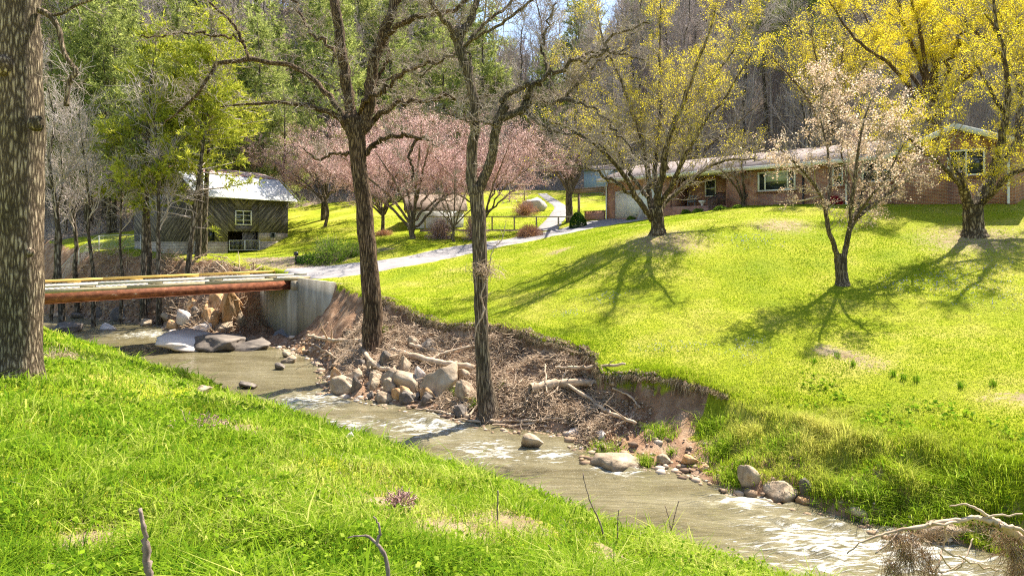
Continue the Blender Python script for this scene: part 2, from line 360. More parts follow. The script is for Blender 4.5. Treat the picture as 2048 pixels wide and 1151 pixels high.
def groundmat():
    m, t, out = newmat("ground_soil_and_turf")
    tc = N(t, "TexCoord").outputs["Object"]
    def noise(s, d=6, r=.6):
        n = N(t, "TexNoise", i_Scale=s, i_Detail=d, i_Roughness=r); t.links.new(tc, n.inputs["Vector"]); return n.outputs[0]
    n1 = noise(.35, 4); n2 = noise(9, 6, .7); n3 = noise(2.2, 6); n4 = noise(30, 4, .7)
    big = ramp(t, n1, [(.3, (.20, .26, .015)), (.5, (.31, .34, .02)), (.68, (.42, .38, .08))])
    det = ramp(t, n2, [(.3, (.62, .66, .6)), (.7, (1.25, 1.2, 1.1))])
    g = N(t, "MixRGB", blend_type='MULTIPLY', i_Fac=1.0); t.links.new(big, g.inputs[1]); t.links.new(det, g.inputs[2])
    soil = ramp(t, n3, [(.25, (.15, .08, .045)), (.5, (.32, .19, .115)), (.75, (.48, .34, .23))])
    lit = ramp(t, n2, [(.25, (.14, .09, .065)), (.5, (.27, .20, .145)), (.75, (.42, .34, .26))])
    tan = ramp(t, n3, [(.3, (.22, .15, .085)), (.7, (.42, .33, .20))])
    def at(nm): a = N(t, "Attribute", attribute_name=nm); return a.outputs["Fac"]
    def mixc(f, a, b):
        x = N(t, "MixRGB"); t.links.new(f, x.inputs[0]); t.links.new(a, x.inputs[1]); t.links.new(b, x.inputs[2]); return x.outputs[0]
    def edge(f, n, w=.5):
        s = N(t, "Math", operation='SUBTRACT'); t.links.new(n, s.inputs[0]); s.inputs[1].default_value = .5
        k = N(t, "Math", operation='MULTIPLY_ADD'); t.links.new(s.outputs[0], k.inputs[0]); k.inputs[1].default_value = w; t.links.new(f, k.inputs[2])
        return ramp(t, k.outputs[0], [(.4, (0, 0, 0)), (.6, (1, 1, 1))])
    c = mixc(edge(at("worn"), n2, 1.6), g.outputs[0], tan)
    c = mixc(edge(at("litter"), n3, 1.2), c, lit)
    c = mixc(edge(at("soil"), n3, .9), c, soil)
    b = N(t, "BsdfPrincipled", i_Roughness=.95); b.inputs["Specular IOR Level"].default_value = .1
    t.links.new(c, b.inputs["Base Color"])
    bp = N(t, "Bump", i_Strength=.7, i_Distance=.06); t.links.new(n4, bp.inputs["Height"])
    bp2 = N(t, "Bump", i_Strength=.6, i_Distance=.15); t.links.new(n2, bp2.inputs["Height"]); t.links.new(bp.outputs[0], bp2.inputs["Normal"])
    t.links.new(bp2.outputs[0], b.inputs["Normal"]); t.links.new(b.outputs[0], out.inputs[0]); return m
M['ground'] = groundmat()

DIRT = [hit(1640, 700), hit(1730, 722), hit(1850, 755), hit(1960, 790), hit(2048, 800)]
def dist_poly(x, y, pts):
    d = np.full(np.shape(x), 1e9)
    for a, b in zip(pts[:-1], pts[1:]):
        ax, ay, bx, by = a[0], a[1], b[0], b[1]; L = (bx - ax) ** 2 + (by - ay) ** 2 + 1e-9
        s = np.clip(((x - ax) * (bx - ax) + (y - ay) * (by - ay)) / L, 0, 1)
        d = np.minimum(d, np.hypot(x - ax - s * (bx - ax), y - ay - s * (by - ay)))
    return d
WORNSPOTS = [(hit(1330, 480), 3.2), (hit(1950, 480), 3.5), (hit(1560, 450), 2.5), (hit(1120, 500), 1.2), (hit(640, 535), 1.5),
             (hit(800, 1015), .7), (hit(900, 1060), .9), (hit(1010, 1050), .8), (hit(180, 1075), .45), (hit(760, 1010), .6), (hit(1240, 1110), .5), (hit(480, 850), .5)]
def masks(x, y):
    u, v = uv(x, y); a, b = fw(u), fl(u); t = (v - a) / np.maximum(b - a, .3)
    soil = ((v > 9.6) & (t < 1.0)).astype(float)
    soil = np.where(u > -9, soil * np.clip(1 - (t - .25) * 1.2, 0, 1) * .8, soil)
    soil = np.where(v < 10.6, sstep(10.0, 10.5, v), soil)
    y0 = np.interp(x, [-90, -45, -20, 5, 22, 38, 70], [46, 57, 72, 82, 64, 55, 40])
    lit = sstep(-2, 3, y - y0)
    lit = np.maximum(lit, (sstep(20.5, 22, v) * sstep(-36.5, -38, u) * sstep(48, 46, y) * .9))
    worn = np.zeros_like(x)
    for p, r in WORNSPOTS: worn = np.maximum(worn, (.62 if p[1] > 20 else .8) * np.exp(-((x - p[0]) ** 2 + (y - p[1]) ** 2) / (r * r)))
    worn = np.maximum(worn, (.42 + .5 * fbm(x * .9, y * .9, seed=77)) * np.exp(-(dist_poly(x, y, DIRT) / .8) ** 2))
    return soil, lit, worn
ground = mb.build("ground", M['ground'], smooth=True); tag(ground, kind='structure')
for nm, arr in zip(("soil", "litter", "worn"), masks(GX.ravel(), GY.ravel())):
    at = ground.data.attributes.new(nm, 'FLOAT', 'POINT'); at.data.foreach_set("value", arr.astype(np.float32))

# ------------------------------------------------------------------ water
def watermat():
    m, t, out = newmat("murky_creek_water")
    tc = N(t, "TexCoord").outputs["Object"]
    mp = N(t, "Mapping"); mp.inputs["Rotation"].default_value = (0, 0, math.radians(42.8)); mp.inputs["Scale"].default_value = (.34, 1.8, 1)
    t.links.new(tc, mp.inputs[0]); v = mp.outputs[0]
    def noise(s, d=6, r=.6, dist=.4):
        n = N(t, "TexNoise", i_Scale=s, i_Detail=d, i_Roughness=r, i_Distortion=dist); t.links.new(v, n.inputs["Vector"]); return n.outputs[0]
    n1 = noise(.8, 5); n2 = noise(4.2, 6, .62, 1.4); n3 = noise(19, 6, .75)
    base = ramp(t, n1, [(.3, (.105, .085, .040)), (.5, (.16, .135, .07)), (.7, (.225, .195, .115))])
    at = N(t, "Attribute", attribute_name="tint").outputs["Fac"]
    mul = N(t, "Math", operation='MULTIPLY_ADD'); mul.inputs[1].default_value = .34; t.links.new(at, mul.inputs[0]); t.links.new(n2, mul.inputs[2])
    foam = ramp(t, mul.outputs[0], [(.78, (0, 0, 0)), (1.0, (1, 1, 1))])
    mx = N(t, "MixRGB"); t.links.new(foam, mx.inputs[0]); t.links.new(base, mx.inputs[1]); mx.inputs[2].default_value = (.78, .78, .74, 1)
    b = N(t, "BsdfPrincipled", i_Roughness=.1, i_IOR=1.33); b.inputs["Specular IOR Level"].default_value = .8
    t.links.new(mx.outputs[0], b.inputs["Base Color"])
    rr = N(t, "Math", operation='MULTIPLY_ADD'); rr.inputs[1].default_value = .5; rr.inputs[2].default_value = .07; t.links.new(foam, rr.inputs[0]); t.links.new(rr.outputs[0], b.inputs["Roughness"])
    b1 = N(t, "Bump", i_Strength=.8, i_Distance=.12); t.links.new(n2, b1.inputs["Height"])
    b2 = N(t, "Bump", i_Strength=.2, i_Distance=.03); t.links.new(n3, b2.inputs["Height"]); t.links.new(b1.outputs[0], b2.inputs["Normal"])
    t.links.new(b2.outputs[0], b.inputs["Normal"]); t.links.new(b.outputs[0], out.inputs[0]); return m
M['water'] = watermat()
RIFF = [(hit(620, 800), 2.2), (hit(860, 850), 2.2), (hit(980, 900), 1.6), (hit(700, 850), 1.6), (hit(300, 668), 2.6), (hit(1650, 1090), 2.2), (hit(1850, 1120), 2.0), (hit(1500, 1000), 1.2), (hit(1230, 940), 1.0), (hit(1100, 905), .9)]
U = np.arange(-75, 16, .12); Vv = np.arange(8.6, 22.5, .10)
WU, WV = np.meshgrid(U, Vv); WX, WY = xy(WU, WV)
tur = np.zeros_like(WX)
for p, r in RIFF: tur = np.maximum(tur, np.exp(-((WX - p[0]) ** 2 + (WY - p[1]) ** 2) / (r * r)))
wz = WZ + (.016 + .07 * tur) * 2 * fbm(WU * 1.1, WV * 3.2, seed=51) + .008 * fbm(WU * 4, WV * 6, seed=55)
ii = (np.arange(len(Vv) - 1)[:, None] * len(U) + np.arange(len(U) - 1)[None, :])
mw = MB(); mw.add(np.stack([WX, WY, wz], -1).reshape(-1, 3), np.stack([ii, ii + 1, ii + len(U) + 1, ii + len(U)], -1).reshape(-1, 4), a=tur.ravel())
tag(mw.build("creek_water", M['water'], smooth=True), kind='structure')

# ------------------------------------------------------------------ driveway
M['asphalt'] = surf("driveway_asphalt", [(.3, (.20, .185, .185)), (.7, (.30, .28, .28))], (1.5, 1.5, 1.5), 10, .9, .3, bscale=(40, 40, 40), bdist=.01)
def ribbon(name, pts, widths, mat, lift=.05, nn=90):
    pts = np.array(pts)[:, :2]; s = np.concatenate([[0], np.cumsum(np.linalg.norm(np.diff(pts, axis=0), axis=1))])
    q = np.linspace(0, s[-1], nn); cx, cy = np.interp(q, s, pts[:, 0]), np.interp(q, s, pts[:, 1])
    for _ in range(6): cx[1:-1] = (cx[:-2] + cx[2:] + 2 * cx[1:-1]) / 4; cy[1:-1] = (cy[:-2] + cy[2:] + 2 * cy[1:-1]) / 4
    wd = np.interp(q, s, widths); T = norm(np.stack([np.gradient(cx), np.gradient(cy)], -1)); Nn = np.stack([-T[:, 1], T[:, 0]], -1)
    kk = 11; o = np.linspace(-.5, .5, kk)
    X = cx[:, None] + Nn[:, :1] * o * wd[:, None]; Y = cy[:, None] + Nn[:, 1:] * o * wd[:, None]
    Z = H(X, Y); Zs = Z + lift; Zs[:, 0] -= .09; Zs[:, -1] -= .09
    ii = (np.arange(nn - 1)[:, None] * kk + np.arange(kk - 1)[None, :])
    m_ = MB(); m_.add(np.stack([X, Y, Zs], -1).reshape(-1, 3), np.stack([ii, ii + 1, ii + kk + 1, ii + kk], -1).reshape(-1, 4))
    return tag(m_.build(name, mat, smooth=True), kind='structure')
BD = np.array([.765, .644]); BN = np.array([.644, -.765])           # along the bridge / toward camera side
BR = np.array([-12.5, 38.5])                                        # near edge at the far abutment
bc = BR - BN * 2.2
DRV = [np.append(bc + BD * .3, 0), hit(690, 541, ymin=38), hit(830, 521, ymin=38), hit(975, 492, ymin=38), hit(1090, 470, ymin=38), hit(1180, 450, ymin=38), np.array([9.6, 51.9, 0]), np.array([11.2, 52.3, 0])]
ribbon("driveway", DRV, [4.2, 3.4, 3.2, 3.2, 3.3, 3.8, 4.6, 4.8], M['asphalt'])
ribbon("path", [hit(1090, 462, ymin=40), hit(1110, 440, ymin=40), hit(1125, 415, ymin=40), hit(1100, 398, ymin=40), hit(1085, 388, ymin=40)], [2.0, 1.8, 1.4, 1.2, 1.1], M['asphalt'], .06, 40)

# ------------------------------------------------------------------ grass
def blades(mb, Pp, h, wd, lean=.45, tint=None, rng=R, curl=.5):
    n = len(Pp); az = rng.uniform(0, 2 * np.pi, n); fa = az + rng.uniform(-.6, .6, n) + np.pi / 2
    D = np.stack([np.cos(az), np.sin(az), np.zeros(n)], -1); Wd = np.stack([np.cos(fa), np.sin(fa), np.zeros(n)], -1) * (wd * .5)[:, None]
    ln = (rng.uniform(.1, 1, n) * lean * h)[:, None]; up = np.array([0, 0, 1.0])
    mid = Pp + up * (h * .6)[:, None] + D * ln * .45; tip = Pp + up * (h * rng.uniform(.7, 1.0, n))[:, None] + D * ln * (1 + curl)
    V = np.stack([Pp - Wd, Pp + Wd, mid + Wd * .75, mid - Wd * .75, tip], 1).reshape(-1, 3)
    b = np.arange(n)[:, None] * 5
    mb.add(V, b + np.array([[0, 1, 2, 3]]), b + np.array([[3, 2, 4]]), np.repeat(tint, 5))
def polar(n, r0, r1, a0, a1):
    r = np.exp(R.uniform(np.log(r0), np.log(r1), n)); a = R.uniform(a0, a1, n)
    return r * np.sin(a), r * np.cos(a), r
# near bank
x, y, r = polar(430000, 3.2, 48, -.80, .62)
u, v = uv(x, y); k = v < 10.25
x, y, r, u, v = [q[k] for q in (x, y, r, u, v)]
cl = fbm(x * 1.6, y * 1.6, seed=61); big = fbm(x * .35, y * .35, seed=62)
_, _, wn = masks(x, y)
k = R.uniform(0, 1, len(x)) < np.clip(1.0 - 1.5 * np.maximum(wn - .15, 0) + .3 * cl, .08, 1)
x, y, r, v, cl, big, wn = [q[k] for q in (x, y, r, v, cl, big, wn)]
z = H(x, y); n = len(x)
hh = (.13 + .12 * np.clip(cl + .5, 0, 1) + .05 * big) * R.uniform(.55, 1.25, n) * (1 - .4 * np.clip(wn, 0, 1))
hh = hh * np.where(v > 8.8, 1.15, 1) * (1 - .35 * sstep(-.1, .4, big))
tn = np.clip(.42 + .45 * big + .5 * cl + R.normal(0, .2, n) + .5 * np.clip(wn - .2, 0, 1), 0, 1)
g = MB(); blades(g, np.stack([x, y, z - .02], -1), hh, np.maximum(.011, r * .0011) * R.uniform(.5, 1.5, n), .95, tn)
tag(g.build("near_bank_grass", M['grass']), "long bright green grass covering the near creek bank in the foreground", "grass", kind='stuff')
k = R.uniform(0, 1, n) < .11 * np.clip(1 + 2.5 * cl, .2, 2)
m_ = int(k.sum()); g = MB(); blades(g, np.stack([x[k], y[k], z[k] - .02], -1), hh[k] * R.uniform(1.2, 1.9, m_), np.maximum(.015, r[k] * .0017) * R.uniform(.7, 1.4, m_), 1.1, np.clip(tn[k] + R.normal(-.08, .2, m_), 0, 1), R, .9)
tag(g.build("tall_grass", M['grass']), "taller broad bladed clumps among the near bank grass", "grass", kind='stuff')
# thatch and dead blades
k = R.uniform(0, 1, n) < np.clip(.03 + .5 * np.clip(wn - .12, 0, 1) + .10 * sstep(.05, .5, big), 0, 1)
g = MB(); m_ = int(k.sum()); blades(g, np.stack([x[k], y[k], z[k]], -1), R.uniform(.04, .13, m_), np.maximum(.006, r[k] * .0007), 1.6, R.uniform(0, 1, m_))
tag(g.build("dead_thatch", M['deadgrass']), "dry straw coloured thatch in the bare patches of the near bank", "dead grass", kind='stuff')
# far lawn
x, y, r = polar(900000, 11, 64, -.60, .72)
u, v = uv(x, y); a, b = fw(u), fl(u); t = (v - a) / (b - a)
y0 = np.interp(x, [-90, -45, -20, 5, 22, 38, 70], [46, 57, 72, 82, 64, 55, 40])
right = sstep(-8.8, -7.2, u)
keep = (((t > 1.0) | ((t > .12) & (R.uniform(0, 1, len(x)) < right * .9))) & (v > 12) & (y < y0) & (dist_poly(x, y, DRV) > 1.75))
keep &= ~((v < 27) & (u < -33.8) & (R.uniform(0, 1, len(x)) < .6))
hx = (x - 7.64) * .658 + (y - 54.6) * -.753; hy = (x - 7.64) * .753 + (y - 54.6) * .658
keep &= ~((hx > -.2) & (hx < 28) & (hy > -.1) & (hy < 10))
x, y, r, u, v, t, right = [q[keep] for q in (x, y, r, u, v, t, right)]
cl = fbm(x * 1.2, y * 1.2, seed=71); big = fbm(x * .3, y * .3, seed=72)
_, _, wn = masks(x, y)
k = R.uniform(0, 1, len(x)) < np.clip(1.05 - 1.6 * np.maximum(wn - .1, 0) + .2 * cl, .1, 1)
x, y, r, u, v, t, right, cl, big, wn = [q[k] for q in (x, y, r, u, v, t, right, cl, big, wn)]
n = len(x); z = H(x, y)
rank = right * sstep(2.4, 1.1, t) + .7 * sstep(1.35, 1.0, t) * (u > -33)
hh = (.035 + .03 * np.clip(cl + .5, 0, 1) + rank * (.07 + .20 * np.clip(cl * 1.4 + .2, 0, 1))) * R.uniform(.6, 1.3, n)
tn = np.clip(.45 + .7 * big + .35 * cl + .04 * rank + R.normal(0, .09, n) + .5 * np.clip(wn - .1, 0, 1), 0, 1)
g = MB(); blades(g, np.stack([x, y, z - .01], -1), hh, np.maximum(.011, r * .0009) * R.uniform(.6, 1.2, n), .9, tn)
tag(g.build("lawn_grass", M['lawn']), "short mown yellow green lawn rising from the far bank to the house", "grass", kind='stuff')
print("grass done")

# ------------------------------------------------------------------ bridge
M['rust'] = surf("rusty_beam", [(.3, (.07, .022, .010)), (.5, (.19, .058, .024)), (.66, (.28, .10, .045)), (.70, (.50, .40, .35))], (2.2, 2.2, 4), 10, .75, .4, noise_scale=1.6)
M['conc'] = surf("weathered_concrete", [(.3, (.20, .165, .12)), (.5, (.36, .31, .235)), (.72, (.50, .445, .36))], (2.2, 2.2, .35), 8, .9, .3, bscale=(9, 9, 9), bdist=.02)
M['deckwood'] = surf("grey_deck_timber", [(.3, (.32, .28, .22)), (.7, (.58, .53, .46))], (1.5, 6, 6), 6, .85, .3)
M['oldwood'] = surf("weathered_timber", [(.3, (.24, .20, .11)), (.7, (.46, .38, .24))], (1.5, 5, 5), 6, .85, .3)
M['yelwood'] = surf("yellow_new_timber", [(.3, (.46, .28, .06)), (.7, (.66, .45, .12))], (1.2, 5, 5), 6, .8, .2)
BL = 19.0; bz = math.atan2(BD[1], BD[0])
# local frame: x runs back along the bridge toward the near bank, y>0 = upstream (away from the camera)
bridge = empty("bridge", (BR[0], BR[1], 0), bz, "steel beam bridge with timber deck crossing the creek onto a concrete abutment", "bridge")
def part(mb, name, mat, parent, **k): return mb.build(name, mat, parent, **k)
dz = -2.22; W_ = 4.4; dh = .012        # the deck falls very slightly toward the near bank
rng = random.Random(3)
m1 = MB(); xx = .9
while xx > -BL:
    wd = .235; z0 = dz - .10 + rng.uniform(-.006, .006) + xx * dh
    m1.box(xx - wd, xx - .012, -.03 + rng.uniform(0, .04), W_ + rng.uniform(-.03, .03), z0, z0 + .09, rng.random()); xx -= wd
part(m1, "deck", M['deckwood'], bridge)
def slopebox(m, x0, x1, y0, y1, za, zb): m.hexa([(x0, y0, za + x0 * dh), (x1, y0, za + x1 * dh), (x1, y1, za + x1 * dh), (x0, y1, za + x0 * dh), (x0, y0, zb + x0 * dh), (x1, y0, zb + x1 * dh), (x1, y1, zb + x1 * dh), (x0, y1, zb + x0 * dh)])
for yb in (.18, 1.5, 2.85, 4.1):
    m1 = MB(); zt = dz - .16
    slopebox(m1, -BL, .1, yb - .02, yb + .02, zt - .50, zt - .03)
    slopebox(m1, -BL, .1, yb - .12, yb + .12, zt - .03, zt); slopebox(m1, -BL, .1, yb - .12, yb + .12, zt - .53, zt - .50)
    if yb == .18: slopebox(m1, -BL, .08, yb - .112, yb - .09, zt - .498, zt - .032)
    part(m1, "girder", M['rust'], bridge)
m1 = MB()
for x0 in np.arange(-BL, .6, 3.6): slopebox(m1, x0 + .004, min(x0 + 3.6, 1.15), -.07, -.033, dz - .19, dz - .015)
part(m1, "fascia_board", M['oldwood'], bridge)
for y0_, mt in ((-.03, 'deckwood'), (W_ - .16, 'yelwood')):
    m1 = MB()
    for x0 in np.arange(-BL + (.9 if mt == 'yelwood' else 0), .6, 4.8): slopebox(m1, x0 + .006, min(x0 + 4.8, .95), y0_, y0_ + .16, dz + .07, dz + .20)
    part(m1, "curb", M[mt], bridge)
    for x0 in np.arange(-BL + .5, 1.0, 2.9):
        m1 = MB(); slopebox(m1, x0 - .32, x0 + .32, y0_ + .003, y0_ + .157, dz + .002, dz + .068); part(m1, "curb_block", M['oldwood' if mt != 'yelwood' else 'yelwood'], bridge)
m1 = MB()
m1.box(.0, .75, -.25, W_ + .3, -5.75, dz - .72)
m1.box(.42, .85, -.28, W_ + .33, dz - .715, dz - .12)
m1.box(-.0, .418, -.28, .02, dz - .715, dz - .22)
ab = part(m1, "abutment", M['conc'], bridge)
m1 = MB(); m1.box(-.32, .9, -.5, W_ + .5, -6.2, -5.62); part(m1, "footing", M['conc'], bridge)
# wing wall: from the near corner toward the right of the picture
wdir = np.array([3.4, -1.9]); cz, sz_ = math.cos(-bz), math.sin(-bz)
wl = np.array([wdir[0] * cz - wdir[1] * sz_, wdir[0] * sz_ + wdir[1] * cz]); wn_ = np.array([-wl[1], wl[0]]) / np.linalg.norm(wl) * .28
p0 = np.array([.30, -.283]); p1 = p0 + wl
m1 = MB(); m1.hexa([(*p0, -6.2), (*p1, -5.2), (*(p1 + wn_), -5.2), (*(p0 + wn_), -6.2), (*p0, dz - .06), (*p1, dz - .30), (*(p1 + wn_), dz - .30), (*(p0 + wn_), dz - .06)])
part(m1, "wing_wall", M['conc'], bridge)
m1 = MB(); m1.box(-BL - .6, -BL + .5, -.3, W_ + .3, -6.0, dz - .75 - .22); part(m1, "abutment", M['conc'], bridge)

# ------------------------------------------------------------------ rocks
def rockmesh(name, seed, flat=1.0, mat='rock', sub=4, ang=.0):
    import bmesh
    bm = bmesh.new(); bmesh.ops.create_icosphere(bm, subdivisions=sub, radius=.5)
    V = np.array([v.co[:] for v in bm.verts]); Fc = np.array([[v.index for v in f.verts] for f in bm.faces]); bm.free()
    rg = np.random.default_rng(seed)
    for _ in range(12 + int(ang * 10)):
        d = norm(rg.normal(size=3)); lim = rg.uniform(.20, .38) if ang > .3 else rg.uniform(.30, .45)
        s = V @ d; V = V - np.outer(np.maximum(s - lim, 0) * .93, d)
    nn = norm(V); o = seed * 7.3
    V = V + nn * (.10 * fbm(V[:, 0] * 3 + o, V[:, 1] * 3, V[:, 2] * 3, seed=seed) + .03 * fbm(V[:, 0] * 9 + o, V[:, 1] * 9, V[:, 2] * 9, seed=seed + 9))[:, None]
    V = V / (V.max(0) - V.min(0)); V[:, 2] *= 1
    me = MB(); me.add(V, T=Fc); return me.build(name, M[mat], smooth=(ang < .3))
NR = [0]
PROTO = {}
def rock(px, py, wpx, hpx, mat, label, group, seed=None, ang=None, name="rock", deep=1.0, sink=.45, Y=None, dz=0, rz=None):
    NR[0] += 1; seed = seed or NR[0] % 6 + 1; ang = .45 + (seed % 3) * .25 if ang is None else ang
    p = hit(px, py) if Y is None else P(px, py, Y)
    key = (seed, mat, ang > .3)
    if key not in PROTO:
        o = rockmesh(name, seed * 13 + 5, mat=mat, ang=ang); PROTO[key] = o
    else:
        o = PROTO[key].copy(); C.objects.link(o)
    o.name = name
    w_ = wpx / FPX * p[1]; h_ = hpx / FPX * p[1] * 1.15
    o.scale = (w_, w_ * deep * .85, h_ * (1 + sink)); o.location = (p[0], p[1] + w_ * .2, p[2] + h_ * (.5 - sink * .5) + dz)
    o.rotation_euler = (R.uniform(-.12, .12), R.uniform(-.12, .12), rz if rz is not None else R.uniform(-.5, .5))
    return tag(o, label, "rock", group)
PILE = "rocks piled along the far bank"
for q in [
    (558, 739, 28, 12, 'rock_d', "low rounded grey cobble sitting alone in the shallow water right of the abutment"),
    (578, 725, 32, 13, 'rock', "rounded tan cobble on the muddy shore just right of the bridge abutment"),
    (571, 714, 20, 12, 'rock', "smaller cobble directly behind the rounded shore cobble near the abutment"),
    (606, 708, 34, 14, 'rock_o', "orange tan stone on the mud slope beside the abutment footing"),
    (673, 768, 32, 30, 'rock_o', "upright angular tan stone at the left end of the rock pile"),
    (686, 788, 52, 28, 'rock', "broad brown rock with its foot in the water at the left end of the pile"),
    (710, 784, 24, 28, 'rock_d', "dark brown stone leaning on the broad waterline rock"),
    (709, 760, 36, 20, 'rock', "flat grey brown rock behind the left end of the pile"),
    (719, 742, 28, 20, 'rock_d', "rounded smooth grey boulder high in the left part of the pile"),
    (746, 778, 32, 26, 'rock', "rounded brown boulder in the middle of the pile near the water"),
    (754, 697, 32, 24, 'rock', "round brown boulder lodged on roots at the foot of the middle tree"),
    (730, 695, 20, 18, 'rock', "smaller round stone left of the boulder lodged under the middle tree"),
    (770, 732, 38, 26, 'rock_d', "dark grey flat faced rock under the driftwood roots"),
    (782, 762, 36, 24, 'rock', "angular tan block behind the big slanted slab"),
    (806, 782, 62, 36, 'rock', "big slanted tan slab tilted toward the water in the pile centre"),
    (809, 748, 34, 36, 'rock', "upright pointed block standing behind the slanted slab"),
    (768, 806, 44, 20, 'rock', "low pale brown rock wet at the waterline below the slanted slab"),
    (815, 807, 32, 18, 'rock_d', "small black wet stone in the water in front of the slanted slab"),
    (838, 772, 32, 34, 'rock_p', "pale leaning slab between the slanted slab and the biggest boulder"),
    (888, 790, 78, 58, 'rock', "biggest boulder of the bank, grey brown and flat topped, left of the leaning tree"),
    (925, 762, 28, 22, 'rock', "grey block on the right shoulder of the biggest boulder"),
    (852, 806, 30, 22, 'rock_d', "dark brown stone at the foot of the biggest boulder"),
    (930, 796, 44, 32, 'rock', "brown rock against the left foot of the leaning tree"),
    (922, 836, 34, 20, 'rock_d', "dark rounded stone at the water edge below the leaning tree"),
    (893, 812, 24, 14, 'rock', "small tan stone between the biggest boulder and the water"),
    (905, 826, 20, 12, 'rock', "small pale stone just above the waterline near the leaning tree"),
    (702, 678, 30, 16, 'rock', "brown stone half buried left of the middle tree foot"),
    (858, 700, 46, 22, 'rock_d', "dark rock under the brush between the two creek trees"),
    (826, 690, 26, 14, 'rock', "brown stone poking from the brush right of the middle tree"),
    (1022, 790, 30, 16, 'rock', "grey stone behind the leaning tree on the bank"),
    (1062, 893, 52, 22, 'rock', "lone angular brown rock standing in the water below the brush"),
    (1150, 872, 36, 13, 'rock_p', "pale stone on the gravel shore beneath the cut bank"),
    (1198, 858, 28, 14, 'rock_o', "orange stone on the gravel shore under the cut bank"),
    (1204, 878, 24, 14, 'rock_p', "white stone amid green weeds on the gravel shore"),
    (1232, 936, 104, 26, 'rock', "long low grey rock like a log at the water edge"),
    (1330, 927, 30, 14, 'rock', "brown stone right of the long low rock"),
    (1378, 928, 36, 15, 'rock_o', "orange brown stone on the shore mud below the cut bank"),
    (1410, 940, 22, 10, 'rock_o', "small orange pebble slab on the shore mud"),
    (1496, 974, 42, 38, 'rock', "upright grey boulder wrapped in grass at the right shore"),
    (1574, 1002, 76, 34, 'rock', "large flat topped slab jutting into the creek on the right"),
    (1610, 1010, 34, 14, 'rock_o', "low reddish stone beside the flat topped slab"),
    (1616, 986, 26, 22, 'rock_d', "black stone tucked behind the flat topped slab"),
    (1900, 1078, 110, 24, 'rock', "long brown rock at the right water edge behind the drift branch"),
    (698, 880, 18, 14, 'rock_p', "small white rounded stone at the near water edge"),
    (490, 775, 40, 10, 'rock_d', "dark wet rock barely breaking the water midstream"),
    (402, 784, 34, 12, 'rock', "grey stone at the near water edge behind the grass"),
    (213, 660, 36, 12, 'rock_p', "white stone in midstream left of the bridge slabs"),
    (125, 664, 60, 16, 'rock_d', "dark flat rock in the water beside the big left trunk"),
]: rock(*q, PILE)
for k in range(46):
    px = R.uniform(655, 960); tt = (px - 655) / 305; py = R.uniform(735 + 25 * tt, 800 + 32 * tt); w_ = R.uniform(14, 30)
    rock(px, py, w_, w_ * R.uniform(.5, .8), ['rock', 'rock', 'rock_o', 'rock_d'][k % 4], "small cobble wedged among the larger rocks between the two creek trees", "small cobbles filling the rock pile")
UB = "rocks under and beyond the bridge"
for q in [
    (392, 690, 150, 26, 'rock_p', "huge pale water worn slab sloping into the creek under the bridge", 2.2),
    (430, 700, 110, 26, 'rock_d', "dark shaded slab in the bridge shadow in front of the pale slab", 1.4),  # bridge shadow put into the rock colour
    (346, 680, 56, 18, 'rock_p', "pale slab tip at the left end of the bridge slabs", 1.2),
    (500, 700, 90, 18, 'rock_d', "dark shaded rock against the abutment footing", 1.0),  # dark colour stands in for shade under the deck
    (364, 652, 38, 30, 'rock_p', "pale angular boulder left of the orange boulders under the bridge", .9),
    (413, 630, 34, 26, 'rock_o', "round orange boulder high under the bridge beam", .9),
    (458, 640, 46, 56, 'rock_o', "tall cream and orange boulder beside the abutment", .9),
    (418, 652, 38, 26, 'rock_o', "bright orange boulder below the round one under the bridge", .9),
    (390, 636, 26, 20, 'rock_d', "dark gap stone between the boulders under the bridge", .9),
    (445, 664, 60, 16, 'rock', "low brown ledge stone below the tall boulder", .9),
    (342, 660, 34, 18, 'rock_o', "orange brown stone left of the pale angular boulder", .9),
    (478, 652, 24, 30, 'rock', "brown stone squeezed against the abutment face", .9),
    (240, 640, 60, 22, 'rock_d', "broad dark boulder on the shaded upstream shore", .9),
    (436, 618, 40, 26, 'rock_o', "broad orange stone just beneath the bridge beam", .9),
    (470, 618, 30, 26, 'rock_o', "cream stone under the beam beside the abutment top", .9),
    (404, 668, 50, 22, 'rock_p', "pale flat stone behind the huge slab", 1.1),
    (330, 642, 30, 16, 'rock', "brown stone at the left foot of the orange boulders", .9),
    (384, 612, 26, 14, 'rock_o', "small orange stone high on the slope under the bridge", .9),
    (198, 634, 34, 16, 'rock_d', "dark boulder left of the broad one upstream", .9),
    (288, 652, 26, 12, 'rock', "brown stone at the upstream waterline", .9),
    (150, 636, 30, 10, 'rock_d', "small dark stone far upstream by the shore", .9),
    (112, 634, 26, 10, 'rock', "small brown stone farthest upstream", .9),
]: rock(*q[:6], UB, deep=q[6], ang=.85)
